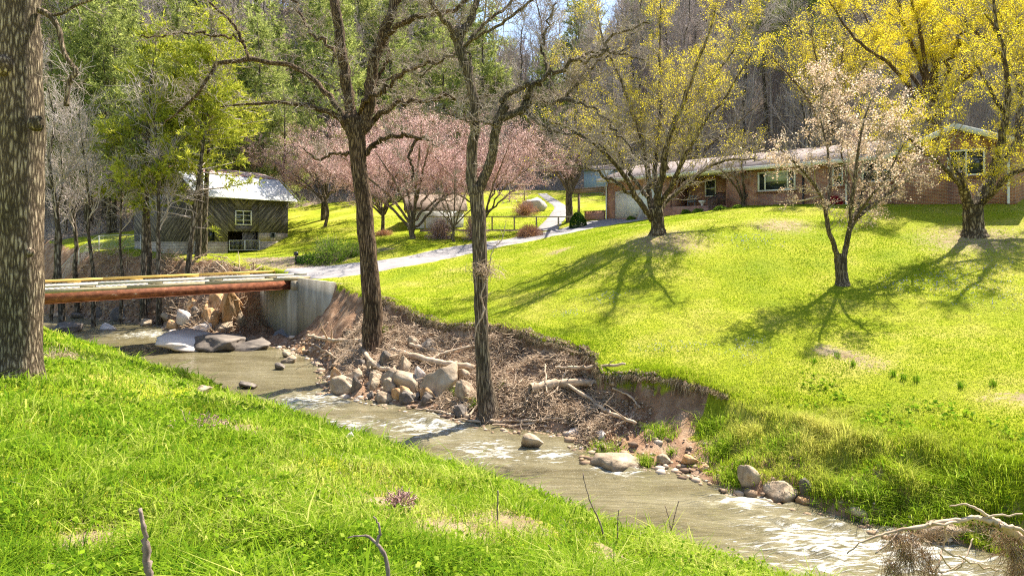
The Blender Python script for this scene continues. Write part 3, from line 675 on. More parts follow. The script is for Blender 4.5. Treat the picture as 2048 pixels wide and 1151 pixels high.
# countless pebbles: one object
pv = MB(); bm_src = rockmesh("pebble_source", 77, mat='rock'); pvs = np.array([v.co[:] for v in bm_src.data.vertices])
import bmesh
def lowrock(seed):
    b = bmesh.new(); bmesh.ops.create_icosphere(b, subdivisions=1, radius=.5); V = np.array([v.co[:] for v in b.verts]); Fc = np.array([[v.index for v in f.verts] for f in b.faces]); b.free()
    rg = np.random.default_rng(seed); return V * (1 + rg.uniform(-.2, .2, (len(V), 1))), Fc
bpy.data.objects.remove(bm_src)
lr = [lowrock(i) for i in range(5)]
for i in range(3600):
    u = R.uniform(-62, -2); t = abs(R.normal(0, .22)) if u < -13 else abs(R.normal(0, .3))
    if u > -8 and R.uniform() < .6: continue
    v = fw(u) + (fl(u) - fw(u)) * t - .25 + R.uniform(-.2, .1)
    x, y = xy(u, v); s_ = float(np.clip(R.lognormal(-2.35, .5), .03, .38)) * (1 + .012 * max(0, y - 20))
    V, Fc = lr[i % 5]; c_, s2 = math.cos(i), math.sin(i)
    V = V * [1.2, .9, .6] * s_; V = np.stack([V[:, 0] * c_ - V[:, 1] * s2, V[:, 0] * s2 + V[:, 1] * c_, V[:, 2]], -1)
    pv.add(V + [x, y, max(G1(x, y), WZ - .03) + s_ * .12], T=Fc, a=R.uniform())
M['pebble'] = leafmat("shore_pebbles", (.16, .11, .08), (.36, .25, .16), (.56, .45, .36), 0.0)
tag(pv.build("gravel", M['pebble']), "scattered tan and orange gravel and cobbles along the far shore", "gravel", kind='stuff')

# ------------------------------------------------------------------ driftwood, roots, brush
def catmull(pts, n):
    pts = np.asarray(pts, float); k = len(pts)
    if k == 2: 
        t = np.linspace(0, 1, n)[:, None]; return pts[0] * (1 - t) + pts[1] * t
    s = np.linspace(0, k - 1, n); i = np.minimum(s.astype(int), k - 2); f = (s - i)[:, None]
    p = lambda j: pts[np.clip(j, 0, k - 1)]
    a, b, c, d = p(i - 1), p(i), p(i + 1), p(i + 2)
    return .5 * ((2 * b) + (c - a) * f + (2 * a - 5 * b + 4 * c - d) * f ** 2 + (3 * b - a - 3 * c + d) * f ** 3)
def stick(pts, name, label, cat="driftwood", lift=.1, mat='drift', group=None, wob=.5, n=22, forks=True, Yf=None):
    """pts: (px,py,width px) traced on the ground"""
    q = []
    for a in pts:
        p = hit(a[0], a[1]) if Yf is None else P(a[0], a[1], Yf)
        q.append([*p, a[2] / 2 / FPX * p[1]])
    q = np.array(q); q[:, 2] += lift
    c = catmull(q, n); c[:, 3] = np.maximum(c[:, 3], .006)
    L = np.linalg.norm(q[-1, :3] - q[0, :3]); c[1:-1, :3] += R.normal(0, .018 * wob * L ** .5, (n - 2, 3))
    m_ = MB(); tubes(m_, c[:, :3], c[:, 3] * (1 + .12 * R.normal(size=n)), 7)
    if forks:
        for _ in range(3):
            i = R.integers(n // 3, n - 3); d = norm(c[i + 2, :3] - c[i, :3] + R.normal(0, .5, 3) * np.linalg.norm(c[i + 2, :3] - c[i, :3]) * 1.5 + [0, 0, .05])
            l = L * R.uniform(.12, .3); s = np.linspace(0, 1, 6)[:, None]
            tubes(m_, c[i, :3] + d * l * s + R.normal(0, .02 * l, (6, 3)) * s, c[i, 3] * .5 * (1 - .7 * s[:, 0]), 5)
    return tag(m_.build(name, M[mat], smooth=True), label, cat, group)
DW = "driftwood and roots on the far bank"
for pts, lab, lift in [
    ([(616, 680, 5), (650, 688, 8), (700, 692, 9), (735, 690, 10)], "pale bent root reaching left from the middle tree", .2),
    ([(722, 700, 10), (735, 725, 10), (752, 745, 10), (785, 752, 7)], "thick root winding down from the middle tree over the rocks", .2),
    ([(660, 745, 4), (690, 715, 7), (722, 698, 9)], "dark root under the left side of the middle tree", .15),
    ([(640, 720, 3), (680, 705, 5), (715, 690, 6)], "thin root curving left of the middle tree above the mud", .15),
    ([(785, 712, 10), (830, 728, 12), (880, 740, 12), (948, 748, 12)], "long thick grey log lying between the two creek trees", .25),
    ([(858, 742, 6), (880, 725, 6), (930, 712, 5), (985, 700, 4)], "slim branch slanting up over the brush behind the leaning tree", .3),
    ([(820, 700, 8), (870, 712, 9), (900, 716, 7)], "short log half buried above the long grey log", .2),
    ([(1060, 800, 22), (1110, 790, 18), (1180, 788, 14), (1228, 792, 10)], "heavy dark log jammed under the cut bank", .35),
    ([(1110, 768, 5), (1170, 770, 7), (1250, 778, 5)], "pale slim log poking out under the turf overhang", .55),
    ([(1130, 790, 6), (1180, 822, 8), (1222, 850, 8), (1272, 872, 6)], "pale straight branch sloping down across the cut bank to the gravel", .35),
    ([(830, 822, 3), (870, 826, 5), (908, 836, 6)], "pale stick at the waterline left of the leaning tree", .08),
    ([(905, 842, 4), (970, 848, 6), (1040, 848, 5), (1130, 842, 4)], "long thin branch along the waterline below the brush", .08),
    ([(985, 856, 4), (1050, 856, 5), (1100, 836, 4), (1120, 824, 3)], "curved stick at the water edge rising to the right", .1),
    ([(1090, 760, 3), (1092, 790, 3), (1094, 818, 4)], "thin upright twig standing in front of the brush pile", .5),
    ([(1094, 818, 3), (1115, 805, 4), (1130, 775, 4), (1138, 768, 3)], "forked twig leaning beside the upright twig", .4),
    ([(1225, 800, 4), (1262, 815, 4), (1278, 838, 3)], "thin broken stick hanging over the bare red soil", .3),
    ([(1228, 862, 5), (1255, 850, 4), (1270, 840, 3)], "short stub of wood at the end of the pale branch", .15),
    ([(940, 840, 5), (960, 815, 5), (990, 800, 4)], "short stick against the foot of the leaning tree", .15),
    ([(600, 690, 3), (640, 700, 4), (690, 735, 5)], "fine dark root on the mud left of the middle tree", .12),
]: stick(pts, "driftwood_branch", lab, lift=lift, group=DW)

def brush(name, n, urange, trange, label, mat='drift', zz=(.02, .35), ln=(.25, .9), rad=.007, seed=1, flat=.35, clumps=None):
    rg = np.random.default_rng(seed); u = rg.uniform(*urange, n); t = rg.uniform(*trange, n); v = fw(u) + (fl(u) - fw(u)) * t
    dens = fbm(u * .8, v * .8, seed=seed + 80); k = rg.uniform(-.5, .5, n) < dens + .12; u, v = u[k], v[k]; n = len(u)
    x, y = xy(u, v); z = np.maximum(H(x, y), WZ) + rg.uniform(*zz, n) * np.clip(.5 + fbm(u * .8, v * .8, seed=seed + 80), .1, 1.2)
    az = rg.uniform(0, 2 * np.pi, n); el = rg.normal(0, flat, n); d = np.stack([np.cos(az) * np.cos(el), np.sin(az) * np.cos(el), np.sin(el)], -1)
    L = rg.uniform(*ln, n) * rg.uniform(.4, 1, n); s = np.linspace(-.5, .5, 5)[None, :, None]
    bend = rg.normal(0, .25, (n, 1, 3)) * (s ** 2) * L[:, None, None]
    Pp = np.stack([x, y, z], -1)[:, None, :] + d[:, None, :] * s * L[:, None, None] + bend + rg.normal(0, .02, (n, 5, 3))
    Rr = (rad * rg.lognormal(0, .45, n))[:, None] * np.array([1, 1, .85, .7, .4])[None]
    m_ = MB(); tubes(m_, Pp, Rr, 3, cap=False, a=rg.uniform(0, 1, n)); return tag(m_.build(name, M[mat]), label, "brush", kind='stuff')
brush("brush_tangle", 16000, (-27, -11.5), (.2, .92), "tangle of dead twigs and roots on the eroded far bank", zz=(.02, .45))
brush("flood_debris", 3800, (-17.5, -11.2), (.02, .55), "matted flood debris and twigs at the foot of the leaning tree", zz=(.0, .5), ln=(.2, .7), seed=4, rad=.006)
brush("shore_brush", 3500, (-60, -39), (.05, 1.0), "dead roots and sticks along the shaded upstream bank", zz=(.0, .8), ln=(.6, 2.2), seed=7, rad=.016, flat=.6)
# leaf litter and dead grass over the eroded bank
def scatter_leaf(n, urange, trange, seed):
    rg = np.random.default_rng(seed); u = rg.uniform(*urange, n); t = rg.uniform(*trange, n); v = fw(u) + (fl(u) - fw(u)) * t; x, y = xy(u, v)
    return np.stack([x, y, np.maximum(H(x, y), WZ) + rg.uniform(0, .05, n)], -1), rg
def leaves(mb, Pp, size, tint, rng=R, aspect=.6, flat=0.0):
    n = len(Pp); a = norm(rng.normal(size=(n, 3)) * [1, 1, 1 - flat]); b = norm(np.cross(a, rng.normal(size=(n, 3)))); 
    a = a * (size * .5)[:, None]; b = b * (size * .5 * aspect)[:, None]
    V = np.stack([Pp - a, Pp + b, Pp + a, Pp - b], 1).reshape(-1, 3); q = np.arange(n)[:, None] * 4 + np.arange(4)[None]
    mb.add(V, q, a=np.repeat(np.clip(tint, 0, 1), 4))
pp, rg = scatter_leaf(80000, (-28, -10.5), (.2, 1.08), 5)
k = fbm(pp[:, 0] * .9, pp[:, 1] * .9, seed=90) + rg.normal(0, .2, len(pp)) > -.08; pp = pp[k]
m_ = MB(); leaves(m_, pp, rg.uniform(.04, .11, len(pp)), rg.uniform(0, 1, len(pp)), rg, .7, .6)
tag(m_.build("leaf_litter", M['litter']), "brown dead leaves spread over the eroded bank", "leaf litter", kind='stuff')
# root fringe and turf hanging over the cut bank
m_ = MB(); n = 5500; u = R.uniform(-27, -8.4, n); v = fl(u) + R.normal(0, .06, n) - .03; x, y = xy(u, v); z = F(x, y) - R.uniform(0, .10, n)
L = R.uniform(.06, .32, n) * np.clip(.6 + fbm(u * 1.5, u * 0, seed=95) * 1.5, .2, 1.4); off = np.stack([R.normal(-.10, .06, n) * .68, R.normal(-.10, .06, n) * .73, -L], -1)
s = np.linspace(0, 1, 4)[None, :, None]; Pp = np.stack([x, y, z], -1)[:, None] + off[:, None] * np.concatenate([s ** .7, s ** .7, s ** 1.3], -1) + R.normal(0, .012, (n, 4, 3))
tubes(m_, Pp, np.full((n, 4), .006) * [1, .9, .7, .4], 3, cap=False, a=R.uniform(0, 1, n))
tag(m_.build("hanging_roots", M['deadgrass']), "fringe of fine roots hanging from the undercut turf edge", "roots", kind='stuff')
print("bank done")

# ------------------------------------------------------------------ trees
def grow(par, cfg, rg):
    """par: (P (B,n,3), R (B,n)); returns children of one level"""
    Pp, Rp = par; B, n, _ = Pp.shape
    cnt = cfg['n']; L = np.linalg.norm(Pp[:, -1] - Pp[:, 0], axis=1); pw = L / L.sum()
    i = rg.choice(B, cnt, p=pw); t = rg.uniform(cfg.get('t0', .25), 1.0, cnt) ** cfg.get('tp', .8)
    q = t * (n - 1); j = np.minimum(q.astype(int), n - 2); f = (q - j)[:, None]
    st = Pp[i, j] * (1 - f) + Pp[i, j + 1] * f; rr = Rp[i, j] * (1 - f[:, 0]) + Rp[i, j + 1] * f[:, 0]
    tg = norm(Pp[i, j + 1] - Pp[i, j])
    rnd = norm(np.cross(tg, rg.normal(size=(cnt, 3)))); ang = np.radians(rg.normal(cfg['ang'], 12, cnt))[:, None]
    d = norm(tg * np.cos(ang) + rnd * np.sin(ang) + np.array([0, 0, cfg.get('up', .1)]))
    ln = cfg['len'] * rg.uniform(.45, 1.25, cnt) * (1 - cfg.get('taperlen', .45) * t)
    m = cfg.get('pts', 7); pts = np.empty((cnt, m, 3)); pts[:, 0] = st; step = (ln / (m - 1))[:, None]; g = cfg.get('gn', .3); dd = d
    for k in range(1, m):
        dd = norm(dd + rg.normal(0, g, (cnt, 3)) + np.array([0, 0, cfg.get('trop', .05)])); pts[:, k] = pts[:, k - 1] + dd * step
    r0 = np.maximum(np.minimum(rr * cfg.get('rr', .45), ln * .020), cfg.get('rmin', .006))
    s = np.linspace(0, 1, m)[None]
    return pts, np.maximum(r0[:, None] * (1 - s * .75), cfg.get('rmin', .006) * .8)
def trace(tr, Y, n=22, jit=.0, rg=None):
    """tr: list of (px,py,width px[,depth offset])"""
    q = np.array([[*P(a[0], a[1], Y + (a[3] if len(a) > 3 else 0)), a[2] / 2 / FPX * Y] for a in tr])
    c = catmull(q, n); L = np.linalg.norm(q[-1, :3] - q[0, :3])
    if jit: c[1:, :3] += rg.normal(0, jit * L / n, (n - 1, 3))
    c[:, 3] = np.maximum(c[:, 3], .008); return c[:, :3], c[:, 3]
def flare(c, r, h=.8, k=.6, base=None):
    z0 = c[0, 2]; f = np.clip(1 - (c[:, 2] - z0) / h, 0, 1); return r * (1 + k * f ** 2)
def local(o3, pos): return np.asarray(o3) - np.asarray(pos)

def traced_tree(name, label, cat, Y, base, limbs, levels, bark, twig, seed, group=None, trunkk=12, jit=.25, leafcfg=None, extra=None, basedz=-.35, wsc=.87, fl_=.14, rz=None, limb_fl=True):
    """limbs[0] is the trunk. everything is shifted to the tree's base so that the Empty stands at its foot"""
    rg = np.random.default_rng(seed)
    b3 = P(base[0], base[1], Y); gz = G1(b3[0], b3[1]); pos = np.array([b3[0], b3[1], gz]); dzz = gz - b3[2]
    root = empty(name, pos, 0, label, cat, group)
    tm = MB(); Ps = []; Rs = []
    for i, l in enumerate(limbs):
        c, r = trace(l, Y, 26, jit if i > 6 else (jit * .28 if i else jit * .12), rg)
        if i == 0:
            c[:, 2] += dzz * np.clip(1 - (c[:, 2] - b3[2]) / 1.5, 0, 1)
            r = flare(c, r, .7, fl_); c[0, 2] += basedz
        a = rg.normal(0, .05, len(r)); tubes(tm, c - pos, r * wsc * (1 + a * .5), trunkk if i < 4 else 8); Ps.append(c - pos); Rs.append(r)
    if extra: extra(tm, rg, pos)
    tr = tm.build("trunk", M[bark], root, smooth=True)
    cur = (np.array(Ps[1:] if len(Ps) > 1 else Ps), np.array(Rs[1:] if len(Rs) > 1 else Rs)); bm_ = MB(); allp = []
    for li, cfg in enumerate(levels):
        src = cur
        nxt = grow(src, cfg, rg); tubes(bm_, nxt[0], nxt[1], cfg.get('k', 4), cap=False); allp.append(nxt)
        cur = nxt
        if cfg.get('mix'):
            m = nxt[0].shape[1]; idx = np.linspace(0, src[0].shape[1] - 1, m).astype(int)
            cur = (np.concatenate([nxt[0], src[0][:, idx]]), np.concatenate([nxt[1], src[1][:, idx]]))
    bm_.build("branches", M[twig], root)
    if leafcfg:
        lm = MB(); tips = allp[-1][0]; q = leafcfg
        n = q['n']; i = rg.integers(0, len(tips), n); j = rg.integers(max(0, tips.shape[1] // 3), tips.shape[1], n)
        pp = tips[i, j] + rg.normal(0, q['spread'], (n, 3))
        cl = rg.uniform(0, 1, len(tips))
        keep = np.ones(n, bool)
        if 'keep' in q: keep = q['keep'](pp + pos, cl[i], rg)
        pp = pp[keep]; tn = .25 + .5 * cl[i][keep] + rg.normal(0, .18, len(pp))
        leaves(lm, pp, rg.uniform(*q['size'], len(pp)), tn, rg, .8); lm.build(q.get('name', "crown"), M[q['mat']], root)
    return root

# A: the big trunk at the left edge, cut by the frame
def burl(tm, rg, pos):
    for (px, py, s) in ((72, 247, .17), (60, 505, .10), (8, 130, .22)):
        c = P(px, py, 14.7) - pos; V = norm(rg.normal(size=(60, 3)))
        import bmesh
        b = bmesh.new(); bmesh.ops.create_icosphere(b, subdivisions=2, radius=s); W3 = np.array([v.co[:] for v in b.verts]); F3 = [[v.index for v in f.verts] for f in b.faces]; b.free()
        tm.add(W3 * [1, .8, 1.1] * (1 + rg.normal(0, .07, (len(W3), 1))) + c, T=F3)
traced_tree("big_tree", "massive pale ridged trunk standing at the left edge of the grassy near bank", "tree", 15.1, (42, 712),
    [[(36, 722, 88), (38, 690, 84), (42, 600, 80), (43, 400, 82), (44, 260, 86), (40, 150, 77), (42, 0, 73), (44, -120, 70), (40, -400, 62), (60, -700, 44)],
     [(78, 20, 14), (100, 32, 12), (118, 60, 10), (126, 100, 10), (142, 128, 9), (152, 142, 11), (138, 165, 10), (134, 190, 10), (133, 212, 11)],
     [(98, 30, 7), (122, 28, 6), (150, 12, 6), (200, -6, 4), (260, -30, 3)],
     [(60, -400, 30), (200, -500, 18), (330, -640, 8)], [(40, -350, 30), (-120, -460, 20), (-260, -620, 8)], [(50, -500, 20), (90, -640, 14), (180, -800, 6)]],
    [dict(n=60, len=1.1, ang=55, gn=.35, pts=7, k=4, t0=.3), dict(n=260, len=.5, ang=50, gn=.35, pts=5, k=3, rmin=.004)],
    'bark_a', 'twig', 11, trunkk=28, jit=.12, extra=burl, basedz=-.5, wsc=.95, fl_=.3)

TB = "walnut-like creek trees"
GN = .40
# B: the dark tree in the middle left
limbsB = [
    [(748, 688, 60), (745, 660, 48), (744, 600, 44), (736, 500, 41), (726, 400, 38), (716, 320, 37), (711, 262, 44), (709, 235, 42)],
    [(705, 262, 30), (698, 215, 27), (692, 150, 25), (680, 75, 23), (668, -10, 21), (655, -120, 16), (660, -260, 8)],
    [(722, 262, 30), (738, 215, 28), (743, 150, 26), (760, 82, 24), (785, 20, 21), (802, -40, 18), (830, -150, 13), (825, -280, 6)],
    [(765, 80, 14, 0), (790, 58, 13, -.4), (820, 38, 13, -.8), (860, 30, 11, -1), (905, 20, 10, -1.2), (950, -10, 7, -1.5), (1000, -60, 4, -1.5)],
    [(703, 268, 18), (685, 243, 15, -.2), (660, 225, 13, -.5), (610, 211, 10, -1), (570, 205, 8, -1.4), (515, 206, 6, -1.8), (440, 214, 3, -2)],
    [(698, 255, 16), (672, 212, 14, .5), (640, 172, 13, .8), (600, 140, 12, 1), (560, 126, 11, 1), (500, 122, 11, 1), (438, 128, 10, 1), (412, 160, 8, 1), (380, 205, 6, 1), (332, 242, 4, 1)],
    [(500, 122, 9, 1), (488, 90, 7, 1), (470, 55, 7, .8), (448, 30, 6, .5), (405, -8, 5, .3)],
    [(486, 82, 7, 1), (445, 72, 6, .6), (400, 66, 6, .4), (350, 67, 5, 0), (282, 75, 3, -.3)],
    [(728, 262, 17), (745, 245, 15, .3), (772, 218, 13, .6), (830, 202, 11, 1), (880, 199, 10, 1), (935, 192, 8, 1.2), (1000, 192, 5, 1.4)],
    [(715, 235, 14), (735, 198, 11, -.5), (770, 178, 10, -.8), (800, 155, 9, -1), (842, 130, 9, -1.2), (880, 118, 8, -1.3), (906, 106, 6, -1.4)],
    [(730, 308, 14), (748, 290, 11), (770, 276, 10, -.3), (805, 272, 10, -.5), (840, 276, 8, -.7), (872, 290, 3, -.7)],
    [(834, 278, 7, -.6), (822, 300, 7, -.6), (820, 322, 6, -.7), (826, 338, 5, -.7), (825, 358, 4, -.7)],
    [(700, 308, 9), (680, 306, 7, .2), (655, 312, 6, .3), (632, 320, 5, .3), (606, 296, 2, .3)],
    [(770, 60, 12, .5), (775, 120, 8, 1), (752, 170, 7, 1.2), (835, 130, 3, 1.6)],
    [(690, 130, 10), (640, 80, 8, .6), (600, 30, 7, 1.2), (560, -40, 4, 1.6)],
]
traced_tree("creek_tree", "dark bare tree with two upright stems rising right of the bridge abutment", "tree", 28.5, (747, 672), limbsB,
    [dict(n=190, len=1.5, ang=58, gn=GN, pts=8, k=5, t0=.18, up=.15, mix=1, rmin=.010), dict(n=1700, len=.85, ang=55, gn=.42, pts=6, k=4, rmin=.011, t0=.15), dict(n=5200, len=.42, ang=52, gn=.4, pts=5, k=3, rmin=.009, t0=.15)],
    'bark_b', 'twig', 12, TB, trunkk=16, jit=.45)
# C: the leaning grey tree on the eroded bank
limbsC = [
    [(978, 822, 62), (975, 790, 48), (965, 720, 34), (962, 640, 31), (961, 560, 33), (958, 480, 33), (954, 400, 33), (951, 372, 34)],
    [(947, 385, 26), (943, 330, 25), (948, 255, 24), (944, 180, 22), (926, 120, 22), (913, 70, 26), (910, 58, 24)],
    [(912, 74, 16), (900, 55, 13, -.2), (882, 32, 12, -.4), (858, -8, 11, -.6), (840, -90, 8, -.8), (850, -200, 4, -.8)],
    [(918, 72, 18), (932, 55, 16, .2), (945, 28, 15, .3), (958, -10, 14, .4), (985, -100, 10, .6), (1010, -220, 5, .8)],
    [(925, 100, 9), (950, 68, 9, .5), (975, 42, 8, .8), (1015, 12, 7, 1), (1050, -30, 5, 1.2)],
    [(928, 92, 8), (960, 70, 7, -.5), (1000, 50, 7, -.8), (1050, 12, 6, -1), (1085, -15, 4, -1.2)],
    [(958, 378, 24), (972, 345, 23, -.1), (984, 312, 22, -.2), (991, 262, 21, -.3), (1003, 225, 22, -.4), (1012, 212, 20, -.4)],
    [(1005, 236, 18, -.4), (1030, 226, 18, -.4), (1052, 212, 17, -.4), (1058, 196, 12, -.4)],
    [(1003, 205, 14, -.4), (1015, 188, 13, -.5), (1035, 180, 13, -.6), (1056, 168, 12, -.7)],
    [(1050, 200, 15, -.4), (1062, 178, 13, -.5), (1085, 158, 11, -.6), (1110, 140, 10, -.7), (1150, 122, 9, -.8), (1195, 112, 8, -1), (1240, 70, 6, -1.2), (1300, 48, 4, -1.4)],
    [(1045, 212, 10, -.4), (1060, 196, 9, -.2), (1085, 200, 8, 0), (1120, 204, 8, .2), (1148, 168, 7, .4), (1180, 130, 6, .5), (1230, 108, 5, .6), (1275, 62, 3, .8)],
    [(1052, 215, 8, -.5), (1080, 246, 7, -.9), (1118, 262, 6, -1.1), (1160, 272, 5, -1.3), (1210, 300, 3, -1.5)],
    [(1120, 205, 7, .2), (1160, 208, 6, 0), (1195, 225, 5, -.3), (1230, 262, 4, -.6), (1262, 300, 3, -.9), (1300, 345, 2, -1)],
    [(944, 150, 8), (938, 108, 6, .5), (905, 112, 6, .8), (870, 128, 5, 1), (840, 158, 3, 1.2)],
    [(1000, 246, 8, -.3), (985, 246, 6, -.6), (960, 244, 5, -.7), (925, 238, 4, -.8), (870, 222, 2, -1)],
    [(1100, 148, 8, -.6), (1085, 110, 7, -.2), (1090, 70, 5, 0), (1110, 10, 4, .2)],
    [(1160, 118, 8, -.8), (1200, 100, 6, -.2), (1245, 110, 5, .3), (1290, 118, 3, .6)],
]
traced_tree("creek_tree", "leaning grey bare tree rooted in the eroded bank with flood debris caught on its trunk", "tree", 21.6, (975, 806), limbsC,
    [dict(n=210, len=1.15, ang=55, gn=GN, pts=8, k=5, t0=.25, up=.12, mix=1, rmin=.008), dict(n=1500, len=.7, ang=52, gn=.40, pts=6, k=4, rmin=.008, t0=.15), dict(n=3600, len=.34, ang=50, gn=.38, pts=5, k=3, rmin=.0065, t0=.15)],
    'bark_c', 'twig', 13, TB, trunkk=16, jit=.4)
# debris nest and vines caught on tree C
def nest(px, py, Y, rad, n, label, name="debris_clump", ln=(.1, .4), hang=0, seed=5, mat='drift', r_=.006, cat="debris"):
    rg = np.random.default_rng(seed); c = P(px, py, Y); m_ = MB()
    st = c + rg.normal(0, 1, (n, 3)) * rad; d = norm(rg.normal(size=(n, 3)) + [0, 0, -hang]); L = rg.uniform(*ln, n)[:, None, None]
    s = np.linspace(0, 1, 6)[None, :, None]; Pp = st[:, None] + d[:, None] * s * L + np.cumsum(rg.normal(0, .02, (n, 6, 3)), 1)
    tubes(m_, Pp, np.full((n, 6), r_) * rg.uniform(.5, 1.6, (n, 1)), 3, cap=False, a=rg.uniform(0, 1, n)); return tag(m_.build(name, M[mat]), label, cat)
nest(968, 540, 21.3, [.22, .14, .13], 260, "tangled nest of flood debris wrapped round the leaning tree trunk")
for pts, lab in [([(975, 560, 3), (962, 590, 3), (968, 620, 4), (955, 650, 3), (950, 672, 2)], "pale vine hanging down the front of the leaning tree"),
                 ([(978, 545, 2), (985, 500, 2), (1004, 478, 2), (1012, 440, 1)], "thin wiry stem springing up from the debris nest")]:
    stick([(*p[:2], p[2]) for p in pts], "vine", lab, "vine", 0, wob=.4, Yf=21.2, forks=True)

YB = lambda px0, py0: None
# D: yellow maple by the driveway
limbsD = [
    [(1316, 472, 42), (1316, 462, 34), (1315, 445, 32), (1313, 428, 34), (1311, 415, 32)],
    [(1304, 440, 15), (1290, 418, 14, -.4), (1272, 395, 13, -.8), (1256, 362, 12, -1.2), (1225, 322, 10, -1.7), (1180, 282, 8, -2.2), (1130, 252, 6, -2.8), (1078, 238, 3, -3.3)],
    [(1306, 425, 15), (1298, 392, 14, .4), (1296, 350, 13, .8), (1288, 300, 12, 1.2), (1272, 240, 10, 1.8), (1245, 170, 8, 2.2), (1210, 90, 5, 2.6), (1190, 10, 3, 3)],
    [(1312, 420, 17), (1318, 380, 16, -.3), (1326, 340, 15, -.6), (1338, 280, 13, -1), (1362, 215, 10, -1.4), (1390, 140, 8, -1.8), (1420, 60, 5, -2.2), (1440, -20, 3, -2.4)],
    [(1316, 430, 14), (1330, 405, 12, .4), (1362, 375, 11, .8), (1400, 345, 9, 1.3), (1450, 320, 7, 1.9), (1510, 318, 4, 2.6)],
    [(1312, 418, 14), (1310, 370, 13, 1), (1312, 310, 11, 1.6), (1320, 240, 9, 2.2), (1322, 150, 7, 2.8), (1318, 50, 4, 3.2), (1330, -30, 3, 3.4)],
    [(1320, 410, 12), (1345, 365, 11, -.8), (1372, 310, 9, -1.6), (1410, 245, 7, -2.2), (1460, 180, 5, -2.8), (1500, 110, 3, -3.2)],
    [(1296, 395, 10), (1262, 345, 9, 1), (1218, 280, 8, 1.8), (1170, 205, 6, 2.4), (1135, 120, 4, 3)],
    [(1326, 340, 11), (1350, 270, 9, 1), (1395, 195, 7, 2), (1455, 120, 5, 2.6), (1500, 40, 3, 3)],
    [(1272, 395, 8, -.8), (1225, 362, 7, -1.8), (1180, 340, 5, -2.6), (1130, 325, 3, -3.4)],
]
def keepD(q, cl, rg):
    px = 1024 + FPX * q[:, 0] / q[:, 1]; py = HOR - FPX * q[:, 2] / q[:, 1]
    return (rg.uniform(0, 1, len(q)) < np.clip(1.15 - (py - 60) / 260, .08, 1)) & (cl < .6)
YM = "yellow flowering maples"
LVM = [dict(n=150, len=2.5, ang=42, gn=.22, pts=8, k=5, t0=.2, up=.25, mix=1, rmin=.014, trop=.08), dict(n=1500, len=1.4, ang=42, gn=.24, pts=6, k=4, rmin=.009, t0=.15, up=.2, trop=.06), dict(n=6500, len=.65, ang=42, gn=.25, pts=5, k=3, rmin=.008, t0=.15, up=.15)]
traced_tree("maple_tree", "spreading yellow budding maple on the lawn beside the garage driveway", "tree", 34.3, (1316, 470), limbsD, LVM, 'bark_d', 'twig', 14, YM, jit=.3,
    wsc=.84, leafcfg=dict(n=120000, spread=.075, size=(.028, .065), mat='yellow', keep=keepD))
# E: right maple
limbsE = [
    [(1948, 474, 62), (1947, 455, 46), (1946, 425, 44), (1946, 408, 46)],
    [(1940, 420, 26), (1932, 395, 24, -.2), (1926, 375, 22, -.4), (1922, 355, 20, -.5), (1921, 345, 18, -.5)],
    [(1928, 385, 13, -.3), (1905, 352, 11, -.8), (1872, 322, 9, -1.2), (1838, 296, 8, -1.6), (1800, 260, 6, -2), (1755, 235, 4, -2.4)],
    [(1950, 418, 26), (1965, 385, 24, .3), (1985, 350, 23, .5), (2012, 310, 21, .8), (2045, 275, 18, 1), (2085, 225, 15, 1.2), (2140, 150, 10, 1.5), (2180, 60, 6, 1.8)],
    [(1982, 352, 20, .5), (1998, 300, 18, .2), (2008, 250, 16, 0), (2016, 190, 14, -.2), (2010, 120, 10, -.4), (1990, 40, 7, -.6), (1985, -40, 4, -.6)],
    [(1958, 412, 18), (1985, 385, 15, -.8), (2020, 350, 12, -1.4), (2060, 335, 9, -2), (2120, 300, 5, -2.6)],
    [(2010, 230, 10, 0), (1975, 170, 8, .8), (1945, 110, 6, 1.4), (1930, 30, 4, 2)],
    [(2030, 290, 11, .8), (2038, 210, 9, 1.6), (2060, 120, 7, 2.2), (2070, 20, 4, 2.6)],
    [(1905, 352, 7, -.8), (1895, 300, 6, -.4), (1880, 240, 5, 0), (1890, 180, 3, .4)],
    [(2100, 200, 11, 1.2), (2160, 180, 8, .6), (2230, 150, 5, 0)],
]
def keepE(q, cl, rg): return cl < .6
traced_tree("maple_tree", "stout yellow blooming maple with a cut limb stub at the right lawn edge", "tree", 31.0, (1948, 470), limbsE,
    [dict(LVM[0], n=110), dict(LVM[1], n=650), dict(LVM[2], n=2800)], 'bark_d', 'twig', 15, YM, jit=.3,
    wsc=.8, leafcfg=dict(n=70000, spread=.085, size=(.03, .07), mat='yellow', keep=keepE))
